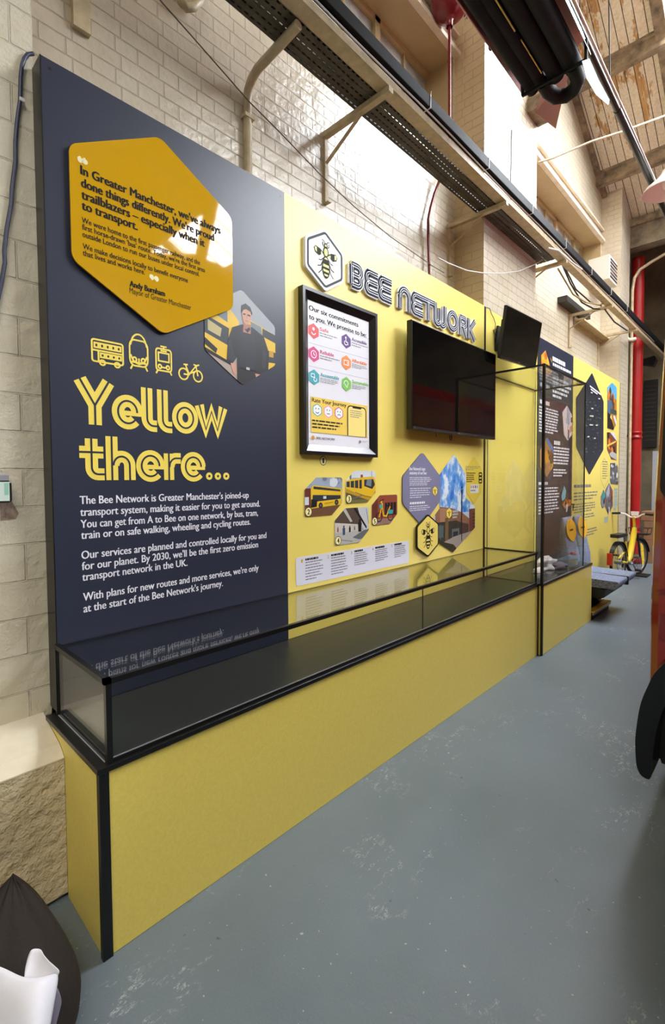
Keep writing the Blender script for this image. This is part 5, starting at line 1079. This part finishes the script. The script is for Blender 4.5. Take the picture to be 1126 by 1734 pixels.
# sack with white paper at the lower left corner
sk = thing('refuse_sack', 'dark brown-black refuse sack at the lower left corner with paper in it', 'sack', (.72, -.36, 0))
SACK = M('dark_brown_plastic_sack', (48, 42, 38), .75, bump=.012, bscale=11, spec=.2)
prof = [(0, 0.0), (.14, .0), (.22, .03), (.24, .09), (.215, .16), (.16, .24), (.10, .31), (.045, .37), (.0, .41)]
n = 40; vs = []; cc = Vector((.60, -.40, 0))
for i, (r, z) in enumerate(prof):
    for j in range(n):
        a = 2 * PI * j / n; f = 1 + .14 * noise.noise(Vector((math.cos(a) * 1.8, math.sin(a) * 1.8, z * 6))) + .05 * noise.noise(Vector((math.cos(a) * 7, math.sin(a) * 7, z * 12)))
        vs.append(cc + Vector((r * f * math.cos(a) - z * .35, r * f * math.sin(a) + z * .32, z * (1 + .05 * noise.noise(Vector((math.cos(a) * 3, math.sin(a) * 3, 1)))))))
fs = [(i * n + j, i * n + (j + 1) % n, (i + 1) * n + (j + 1) % n, (i + 1) * n + j) for i in range(len(prof) - 1) for j in range(n)]
m = MB(); m.mesh(vs, fs, SACK, True); m.build('sack', sk, sub=1, weld=True)
def sheet(pxs, depth, rows, name, label, mt):
    """paper sheet: rows of photograph points, each row at its own depth plane Y"""
    vs = []; k = len(pxs[0])
    for row, d in zip(pxs, depth):
        for q, dd in zip(row, d): vs.append(at(q[0], q[1], 'Z', dd))
    fs = [(i * k + j, i * k + j + 1, (i + 1) * k + j + 1, (i + 1) * k + j) for i in range(len(pxs) - 1) for j in range(k - 1)]
    mb = MB(); mb.mesh(vs, fs, mt, True); o = mb.build(name); s_ = o.modifiers.new('subdivision', 'SUBSURF'); s_.levels = s_.render_levels = 2; w_ = o.modifiers.new('thickness', 'SOLIDIFY'); w_.thickness = .0012; return tag(o, label, 'paper', 'white papers in the sack')
sheet([[(-40, 1630), (-10, 1632), (15, 1643), (38, 1656), (60, 1657), (82, 1653), (102, 1644)], [(-45, 1690), (-10, 1690), (15, 1692), (38, 1694), (58, 1694), (78, 1692), (93, 1684)], [(-55, 1800), (-10, 1800), (15, 1800), (36, 1800), (52, 1800), (64, 1800), (76, 1795)]],
      [[.40, .405, .40, .395, .405, .40, .385], [.36, .37, .38, .39, .39, .38, .36], [.27, .28, .30, .31, .31, .30, .27]], 3, 'paper_sheet', 'broad white paper sheet spilling over the front of the sack', PAPER)
sheet([[(43, 1640), (49, 1614), (54, 1607), (62, 1606), (71, 1607), (73, 1617), (88, 1632), (102, 1643)], [(41, 1655), (50, 1645), (58, 1640), (66, 1640), (74, 1642), (82, 1643), (92, 1646), (100, 1648)], [(40, 1664), (50, 1668), (58, 1668), (66, 1668), (74, 1668), (82, 1666), (90, 1660), (98, 1654)]],
      [[.385, .405, .41, .41, .41, .41, .40, .39], [.385, .385, .385, .385, .385, .385, .385, .385], [.37, .37, .37, .37, .37, .37, .37, .37]], 4, 'paper_sheet', 'white paper curled upright behind the broad sheet in the sack', PAPER)
sheet([[(90, 1672), (97, 1668), (106, 1696)], [(82, 1720), (92, 1715), (103, 1702)], [(74, 1780), (84, 1775), (92, 1745)]], [[.34, .335, .31], [.30, .30, .30], [.22, .23, .26]], 3, 'paper_sheet', 'grey-mauve paper tucked under the broad white sheet in the sack', M('mauve_paper', (138, 130, 150), .7))

# ================================================================== DOUBLE BUS SEAT
def moquette():
    k = NT('grey_blue_moquette'); p = k.pos(); f = k.noise(95, 3, .7, p)
    k.l(k.ramp(f, [(.36, (66, 72, 92)), (.48, (126, 138, 166)), (.60, (160, 170, 190)), (.68, (96, 92, 112))]), k.b.inputs['Base Color']); k.b.inputs['Roughness'].default_value = .9
    k.l(k.bump(f, .002), k.b.inputs['Normal']); return k.m
MOQ = moquette(); PLAST = M('black_seat_plastic', (22, 20, 20), .5)
pd = thing('seat_plinth', 'low floor plinth with a yellow and silver nosing under the double seat', 'plinth', (.3, 5.6, 0))
m = MB(); m.box(.004, .545, 5.27, 5.965, .0, .085, M('dark_plinth_side', (40, 42, 44), .5)); m.build('base', pd)
m = MB(); m.box(.004, .500, 5.27, 5.965, .085, .100, M('dark_grey_vinyl', (86, 84, 80), .5, var=.15, vscale=120)); m.build('top_board', pd)
m = MB(); m.box(.500, .570, 5.27, 5.97, .086, .102, M('yellow_nosing', (240, 206, 60), .5)); m.build('nosing', pd)
m = MB(); m.box(.546, .566, 5.27, 5.97, .056, .086, STEEL); m.build('nosing_edge', pd)
st = thing('bus_bench', 'double bus seat in grey-blue moquette with yellow headrests, beside the tall case', 'seat', (.35, 5.7, .10))
def cushion(mb, x0, x1, y0, y1, z0, z1, m):
    pts = rnd([(x0, z0), (x1 - .03, z0), (x1, z0 + .05), (x1, z1 - .012), (x0, z1)], .025, 4); mb.prism([(p[0], y0, p[1]) for p in pts], (0, y1 - y0, 0), m)
for y0, y1 in ((5.30, 5.695), (5.725, 6.12)):
    m = MB(); cushion(m, .22, .80, y0, y1, .375, .475, MOQ); m.build('seat_cushion', st, bevel=.012, seg=3)
    m = MB(); prof = rnd([(.20, .44), (.30, .44), (.315, .60), (.27, .80), (.215, 1.12), (.185, 1.135), (.16, 1.12), (.14, .70), (.14, .44)], .02, 3)
    ym = (y0 + y1) / 2; a = [(z, .5 * (y1 - y0) * (1 if z < .78 else max(.80, 1 - (z - .78) * .55))) for z in (.44, .55, .66, .78, .88, .98, 1.06, 1.12, 1.14)]
    xs = {.44: (.14, .30), .55: (.14, .31), .66: (.14, .305), .78: (.142, .275), .88: (.148, .255), .98: (.155, .238), 1.06: (.160, .225), 1.12: (.165, .21), 1.14: (.18, .195)}
    vs = []; K = 20
    for z, h in a:
        x0, x1 = xs[z]
        for j in range(K):
            t = 2 * PI * j / K; c_, s_ = math.cos(t), math.sin(t); e = .45
            vs.append(((x0 + x1) / 2 + (x1 - x0) / 2 * math.copysign(abs(c_) ** e, c_), ym + h * math.copysign(abs(s_) ** e, s_), z))
    fs = [(i * K + j, i * K + (j + 1) % K, (i + 1) * K + (j + 1) % K, (i + 1) * K + j) for i in range(len(a) - 1) for j in range(K)] + [tuple(range((len(a) - 1) * K, len(a) * K))]
    m.mesh(vs, fs, MOQ, True); b_ = m.build('backrest', st)
    m = MB(); o = rnd(ccw(hexv(ym - .165, ym + .165, .835, 1.145, .30)), .11, 6)
    m.prism([(.222 + (1.13 - p[1]) * .13, *p) for p in o], (.008, 0, 0), M('headrest_amber', (252, 186, 34), .55)); bars(m, ym - .075, ym + .075, 1.0, .975, 1, .2315 + .14 * .13, INK, .9, int(y0 * 10), rag=0); m.build('headrest_cover', b_)
m = MB(); m.prism([(.20, 5.31, .375), (.60, 5.31, .375), (.66, 5.31, .35), (.66, 5.31, .27), (.62, 5.31, .25), (.20, 5.31, .25)], (0, .78, 0), PLAST); m.build('seat_pan', st, bevel=.01)
m = MB(); m.prism([(.26, 5.42, .27), (.50, 5.42, .27), (.44, 5.42, .12), (.46, 5.42, .1), (.24, 5.42, .1)], (0, .12, 0), PLAST); m.prism([(.26, 5.85, .27), (.50, 5.85, .27), (.44, 5.85, .12), (.46, 5.85, .1), (.24, 5.85, .1)], (0, .12, 0), PLAST); m.build('pedestal', st)
m = MB(); m.box(.24, .808, 5.694, 5.727, .37, .470, PLAST); m.build('centre_divider', st, bevel=.008)

# ================================================================== FAR END OF THE AISLE
rc = thing('drain_column', 'bright red iron column pipe at the end of the panels', 'column', (.01, 9.85, 0))
m = MB(); m.lathe([(.102, 0), (.102, 1.25), (.102, 5.70)], (.01, 9.85, 0), RED, 28); m.build('pipe', rc)
for z in (2.42, .62):
    m = MB(); m.lathe([(.094, -.07), (.118, -.065), (.118, -.03), (.104, -.02), (.104, .02), (.118, .03), (.118, .065), (.094, .07)], (.01, 9.85, z), RED, 28); m.box(-.16, .0, 9.86, 9.90, z - .02, z + .02, RED); m.build('collar', rc)
m = MB(); m.lathe([(.094, 0), (.15, .0), (.15, .10), (.12, .14), (.094, .16)], (.01, 9.85, 0), MAROON, 24); m.build('foot', rc)
m = MB(); m.tube([(.005, 9.45, .1), (.005, 9.45, 5.0), (.03, 9.47, 5.22), (.10, 9.52, 5.36), (.30, 9.58, 5.48), (.9, 9.6, 5.70)], .026, TAN_L, 12); tag(m.build('conduit_pipe'), 'tan conduit rising beside the red column and bending away under the beam', 'pipe')
m = MB(); m.tube([at(1073, 580, 'Y', 9.7), at(1069, 596, 'Y', 9.7), at(1067, 620, 'Y', 9.7)], .006, M('pink_wire', (206, 130, 120), .5), 6); tag(m.build('thin_wire'), 'thin pinkish wire hanging in front of the red column', 'cable')
m = MB(); m.tube([at(1058, 570, 'Y', 9.3), at(1063, 575, 'Y', 9.35), at(1068, 576, 'Y', 9.4), at(1076, 574, 'Y', 9.45)], .035, SILL, 10); tag(m.build('conduit_pipe'), 'short white elbow pipe at the head of the red column', 'pipe')
nb = thing('notice_board', 'tall dark notice board hanging on the dim end wall', 'notice board', (0, 11.46, 2.3))
a = at(1091, 645, 'Y', 11.47); b = at(1112, 757, 'Y', 11.47)
m = MB(); m.box(a.x, b.x, 11.44, 11.5, b.z, a.z, M('dark_board', (34, 30, 28), .5)); m.build('board', nb)
m = MB()
for i in range(14): z = a.z - .12 - i * (a.z - b.z - .2) / 14; m.box(a.x + .02, b.x - .02, 11.434, 11.441, z - .025, z, M('faded_board_line', (58, 50, 44), .6))
m.build('board_lines', nb)
fl = thing('floodlight', 'black floodlight under the tray beyond the red column', 'lamp', at(1098, 612, 'Y', 10.8))
c = ORG[fl]; m = MB(); m.prism([c + Vector((-.12, 0, .06)), c + Vector((.10, 0, .10)), c + Vector((.13, 0, .02)), c + Vector((.08, 0, -.10)), c + Vector((-.12, 0, -.04))], (0, .18, 0), BLACK); m.build('housing', fl)
m = MB(); m.beam(c + Vector((-.08, .09, .05)), c + Vector((-.08, .09, .28)), .02, .02, BLACK); m.build('bracket', fl)
wb = MB(); a = at(1105, 764, 'Y', 10.6); b = at(1118, 872, 'Y', 10.6); wb.box(a.x, a.x + .45, 10.6, 10.63, b.z, a.z, M('pale_grey_board', (184, 184, 190), .5)); tag(wb.build('white_board', bevel=.003), 'pale grey upright board standing on the cartons at the far right', 'board')
CARD = M('brown_cardboard', (150, 112, 80), .8, var=.08, vscale=6)
def carton(x0, x1, y0, y1, z0, z1, label, lab=None, mt=CARD):
    t = thing('cardboard_box', label, 'box', ((x0 + x1) / 2, y0, z0), 'cartons at the far end')
    m = MB(); m.box(x0, x1, y0, y1, z0, z1, mt); ct_ = m.build('carton', t, bevel=.006)
    m = MB(); m.box((x0 + x1) / 2 - .03, (x0 + x1) / 2 + .03, y0 - .001, y1, z1 - .003, z1 + .001, M('parcel_tape', (176, 140, 96), .3)); m.build('tape', ct_)
    if lab: m = MB(); m.box(lab[0], lab[1], y0 - .002, y0, lab[2], lab[3], M('carton_label', (204, 196, 186), .6)); m.build('label', ct_)
carton(.14, .62, 9.98, 10.4, 0, .44, 'large brown carton on the floor behind the bike, with a pale label', (.30, .42, .08, .34))
carton(.15, .58, 9.98, 10.4, .446, .80, 'brown carton stacked second above the floor behind the bike', (.40, .50, .66, .78))
carton(.10, .60, 9.98, 10.4, .806, .98, 'flat brown carton topmost of the stack behind the bike')
# --- hire bike
bk = thing('bicycle', 'yellow hire bike with white handlebars parked by the far yellow panel', 'bicycle', (.25, 8.6, 0))
YB_M = M('bike_yellow', (246, 214, 60), .3); RUB = M('tyre_rubber', (24, 24, 25), .7); GUARD = M('black_mudguard', (30, 30, 32), .35)
RW, FW = Vector((.235, 7.76, .31)), Vector((.325, 8.55, .31)); HD = (FW - RW).normalized(); SD = Vector((-HD.y, HD.x, 0)); UP = Vector((0, 0, 1))
def wheel(c, nm, d):
    sd = Vector((-d.y, d.x, 0)); ring = lambda r, k=28: [c + d * (r * math.cos(2 * PI * i / k)) + UP * (r * math.sin(2 * PI * i / k)) for i in range(k)]
    w = MB(); w.tube(ring(.288), .022, RUB, 8, closed=True); o = w.build(nm, bk)
    m = MB(); m.tube(ring(.264), .012, STEEL, 6, closed=True); m.build('rim', o)
    m = MB(); m.tube([c - sd * .05, c + sd * .05], .035, STEEL, 12)
    for i in range(14): a = 2 * PI * i / 14; m.tube([c + sd * (.03 if i % 2 else -.03), c + d * (.25 * math.cos(a)) + UP * (.25 * math.sin(a))], .0018, STEEL, 5)
    m.build('spokes', o)
    g = MB(); pts = [c + d * (.318 * math.cos(t)) + UP * (.318 * math.sin(t)) for t in [math.radians(10 + 8 * i) for i in range(21)]]
    for i in range(len(pts) - 1): g.prism([pts[i] - sd * .032, pts[i] + sd * .032, pts[i + 1] + sd * .032, pts[i + 1] - sd * .032], (pts[i] - c).normalized() * .004, GUARD)
    g.build('mudguard', bk)
FD = (HD - SD * .22).normalized(); wheel(RW, 'rear_wheel', HD); wheel(FW, 'front_wheel', FD)
HT = FW - HD * .09; head = Vector((HT.x, HT.y, .76)) - HD * .03; top_ = Vector((HT.x, HT.y, .985)) - HD * .07; bb = RW + HD * .36; bb.z = .26
m = MB(); m.tube([head + UP * .04, head - UP * .06 - HD * .03, bb + HD * .12 + UP * .08, bb], .045, YB_M, 12, rs=[.034, .044, .046, .038]); m.tube([bb, RW], .022, YB_M, 8); m.tube([bb + UP * .02, bb - HD * .10 + UP * .34], .026, YB_M, 10); m.tube([bb - HD * .06 + UP * .2, RW + UP * .05], .014, YB_M, 8); m.build('frame', bk)
m = MB()
for s_ in (-.045, .045): m.tube([head - UP * .05 + SD * s_, FW + SD * s_], .014, GUARD, 8)
m.build('fork', bk)
m = MB(); m.tube([head, top_], .020, YB_M, 10); m.tube([head + UP * .03, head + UP * .08], .026, STEEL, 10); m.build('stem', bk)
hb = [top_ - SD * s_ * .295 - HD * b_ + UP * z_ for s_, b_, z_ in ((-1, .10, .045), (-.62, .05, .05), (-.42, .01, .035), (-.2, 0, -.01), (0, 0, -.02), (.2, 0, -.01), (.42, .01, .035), (.62, .05, .05), (1, .10, .045))]
m = MB(); m.tube(hb[1:8], .0145, M('white_bar', (232, 230, 228), .3), 10); bar_ = m.build('handlebar', bk)
for s_ in (0, 1):
    q_ = [hb[0], hb[1]] if s_ == 0 else [hb[7], hb[8]]; m = MB(); m.tube(q_, .018, RUB, 10); m.build('grip', bar_)
m = MB(); c = top_ + UP * .045 + HD * .03; m.prism([c + SD * a + UP * b for a, b in ((-.05, -.035), (.05, -.035), (.06, .035), (-.055, .035))], HD * .03, M('white_plastic', (238, 238, 240), .3)); m.build('headlight', bk, bevel=.008)
sd_ = bb - HD * .14; m = MB(); m.tube([bb - HD * .10 + UP * .3, Vector((sd_.x, sd_.y, .70))], .014, STEEL, 8); m.build('seat_post', bk)
m = MB(); c = Vector((sd_.x, sd_.y, .715)); vs = []
for d_, w_, z_ in ((-.15, .02, .03), (-.13, .085, .035), (-.05, .085, .02), (.04, .045, .012), (.14, .018, .012), (.155, .004, .008)): vs += [c + HD * d_ + SD * w_ + UP * (z_), c + HD * d_ - SD * w_ + UP * z_, c + HD * d_ - SD * w_ * .7 + UP * (z_ - .04), c + HD * d_ + SD * w_ * .7 + UP * (z_ - .04)]
fs = [(i * 4 + j, i * 4 + (j + 1) % 4, (i + 1) * 4 + (j + 1) % 4, (i + 1) * 4 + j) for i in range(5) for j in range(4)] + [(3, 2, 1, 0), (20, 21, 22, 23)]
m.mesh(vs, fs, RUB, True); m.build('saddle', bk, sub=1)
m = MB(); c = RW - HD * .33 + UP * .08; m.prism([c + SD * a + UP * b for a, b in ((-.035, -.09), (.035, -.09), (.035, .09), (-.035, .09))], -HD * .025, M('red_reflector', (206, 40, 36), .25)); m.build('rear_light', bk)
m = MB(); m.tube([bb - SD * .07, bb + SD * .07], .03, STEEL, 10); m.lathe([(.0, 0), (.09, .0), (.09, .006), (0, .006)], bb + SD * .06, GUARD, 20, 'X')
for s_, v_ in ((1, -1), (-1, 1)): m.tube([bb + SD * .08 * s_, bb + SD * .09 * s_ + HD * .12 * v_ - UP * .12 * v_], .011, STEEL, 8); m.box(*[k for i in range(3) for k in ((bb + SD * .13 * s_ + HD * .12 * v_ - UP * .12 * v_)[i] - (.045, .04, .012)[i], (bb + SD * .13 * s_ + HD * .12 * v_ - UP * .12 * v_)[i] + (.045, .04, .012)[i])], GUARD)
m.build('crankset', bk)
m = MB(); c = FW + HD * .02 + UP * .36; m.prism([c + HD * a + SD * b for a, b in ((.02, -.13), (.20, -.13), (.20, .13), (.02, .13))], UP * .02, GUARD)
for a, b in ((.02, -.13), (.20, -.13), (.20, .13), (.02, .13)): m.tube([c + HD * a + SD * b, c + HD * a * 1.1 + SD * b * 1.1 + UP * .11], .005, GUARD, 6)
R_ = [c + HD * a * 1.1 + SD * b * 1.1 + UP * .11 for a, b in ((.02, -.13), (.20, -.13), (.20, .13), (.02, .13))]; m.tube(R_, .005, GUARD, 6, closed=True); m.build('front_carrier', bk)
m = MB(); c = RW + UP * .39; m.prism([c - HD * .18 - SD * .06, c + HD * .14 - SD * .06, c + HD * .14 + SD * .06, c - HD * .18 + SD * .06], UP * .05, GUARD); m.build('rear_housing', bk, bevel=.01)
bs = MB(); bs.box(.20, .50, 8.40, 8.70, 0, .018, BLACK_M); bs.beam((.255, 8.60, .018), (.255, 8.60, .16), .015, .02, GUARD); bs.beam((.405, 8.60, .018), (.405, 8.60, .16), .015, .02, GUARD); tag(bs.build('bike_stand'), 'low black stand on the floor holding the front wheel of the hire bike', 'stand')
yp = MB(); a = at(1087, 920, 'Y', 9.5); b = at(1093, 952, 'Y', 9.5); yp.prism([(a.x - .025, 9.5, a.z), (a.x + .012, 9.5, a.z), (b.x + .012, 9.4, 0.0), (b.x - .025, 9.4, 0.0)], (0, .02, 0), YB_M); tag(yp.build('yellow_plank'), 'narrow yellow plank leaning beside the front wheel of the bike', 'plank')
# --- red vintage bus at the right edge
bu = thing('bus', 'red bus front with a dark window and black front wing at the right edge', 'bus', (2.8, 3.6, 0))
BUSR = M('bus_red_gloss', (138, 32, 24), .16, coat=.5); BUSD = M('bus_dark_red', (120, 22, 24), .2, coat=.5)
def bus_sec(y, inset):
    L = [(1.664, .30), (1.664, .795), (1.664, 1.075), (1.671, 1.49), (1.686, 1.896), (1.698, 2.24), (1.74, 2.75), (1.83, 2.92)]
    x = [(a + inset, z) for a, z in L]; r = [(5.75 - a - inset, z) for a, z in reversed(L)]; r = [(5.6 - a - inset + 0, z) for a, z in reversed(L)]
    r = [(4.0 - (a - 1.664) - inset, z) for a, z in reversed(L)]; return [(a, y, z) for a, z in x + r]
secs = [bus_sec(1.985, .10), bus_sec(1.99, .045), bus_sec(2.02, .014), bus_sec(2.08, 0), bus_sec(8.5, 0), bus_sec(8.6, .08)]; K = len(secs[0])
vs = [p for s_ in secs for p in s_]; fs = [(i * K + j, (i + 1) * K + j, (i + 1) * K + (j + 1) % K, i * K + (j + 1) % K) for i in range(len(secs) - 1) for j in range(K)] + [tuple(reversed(range(K))), tuple(range((len(secs) - 1) * K, len(secs) * K))]
m = MB(); m.mesh(vs, [tuple(reversed(f)) for f in fs], BUSR); m.build('body', bu, bevel=.006)
m = MB(); wy = 1.978; o = rnd(ccw([(1.705, 1.50), (2.55, 1.50), (2.55, 2.30), (1.730, 2.30)]), .06, 5); i_ = rnd(ccw([(1.727, 1.522), (2.528, 1.522), (2.528, 2.278), (1.750, 2.278)]), .045, 5)
RUBR = M('window_rubber', (26, 20, 20), .4); m.prism([(x_, wy, z_) for x_, z_ in o], (0, .02, 0), RUBR); wf_ = m.build('window_frame', bu)
m = MB(); m.prism([(x_, wy - .003, z_) for x_, z_ in i_], (0, .006, 0), M('dark_bus_window', (40, 38, 34), .06)); m.build('window_pane', wf_)
m = MB()
for z in (1.085,): m.prism([(1.70, 1.980, z), (1.72, 1.980, z + .01), (3.9, 1.980, z + .05), (3.9, 1.980, z + .022), (1.72, 1.980, z - .012)], (0, .012, 0), BUSD)
m.box(1.72, 3.95, 1.981, 1.99, .86, .98, BUSD); m.build('waist_moulding', bu)
wing = [(1.664, .471), (1.679, .602), (1.705, .694), (1.736, .771), (1.80, .85), (1.90, .91), (2.02, .93), (2.14, .90), (2.24, .82), (2.29, .70)]
inn = [(1.726, .32), (1.735, .47), (1.76, .60), (1.80, .70), (1.87, .78), (1.95, .82), (2.02, .83), (2.10, .80), (2.17, .74), (2.21, .66)]
def smooth(pts, n=5):
    out = []
    for i in range(len(pts) - 1):
        p0, p1, p2, p3 = [Vector(pts[max(0, min(len(pts) - 1, j))]) for j in (i - 1, i, i + 1, i + 2)]
        for j in range(n):
            t = j / n; out.append(tuple(.5 * ((2 * p1) + (p2 - p0) * t + (2 * p0 - 5 * p1 + 4 * p2 - p3) * t * t + (3 * p1 - p0 - 3 * p2 + p3) * t ** 3)))
    return out + [pts[-1]]
WG = M('black_wing_gloss', (14, 14, 14), .22); ol = smooth([(1.718, .288), (1.703, .287), (1.684, .297), (1.670, .330), (1.664, .40)] + wing) + [(2.30, .50), (2.24, .50)] + smooth(list(reversed(inn)) + [(1.724, .300)])
m = MB(); m.prism([(x_, 1.80, z_) for x_, z_ in ol], (0, .55, 0), WG); m.build('front_wing', bu, bevel=.012, seg=3)
m = MB(); m.prism([(2.16, .62, .50), (3.46, .62, .50), (3.46, .62, 1.10), (3.30, .62, 1.30), (2.32, .62, 1.30), (2.16, .62, 1.10)], (0, 1.38, 0), BUSR); m.build('added_bonnet', bu, bevel=.05, seg=4)  # bonnet added out of view so its shadow falls on the near floor
m = MB(); m.box(2.40, 3.22, .585, .625, .58, 1.18, CHROME)
for i in range(11): m.box(2.44 + i * .07, 2.455 + i * .07, .575, .59, .62, 1.14, BLACK)
m.build('radiator_grille', bu, bevel=.005)
m = MB(); m.box(2.02, 3.60, .50, .56, .40, .50, WG); m.box(2.5, 2.58, .55, .9, .42, .52, WG); m.box(3.04, 3.12, .55, .9, .42, .52, WG); m.build('bumper', bu, bevel=.01)
m = MB(); m.prism([(x_, 1.975, z_) for x_, z_ in [(1.735, .29)] + smooth(list(reversed(inn[:0])) + inn) + [(2.21, .29)]], (0, .006, 0), BLACK_M); m.build('dark_arch_sheet', bu)  # flat black sheet standing in for the dark under the wing
m = MB(); m.lathe([(.0, -.0), (.20, 0.0), (.20, .0), (.40, .02), (.42, .06), (.42, .22), (.40, .26), (0, .26)], (2.02, 2.25, .42), RUB, 32, 'X'); m.build('front_wheel', bu)
m = MB(); m.box(1.70, 3.96, 2.1, 8.4, .28, .40, BLACK_M); m.build('chassis', bu)
bpy.data.objects.remove(_fo)
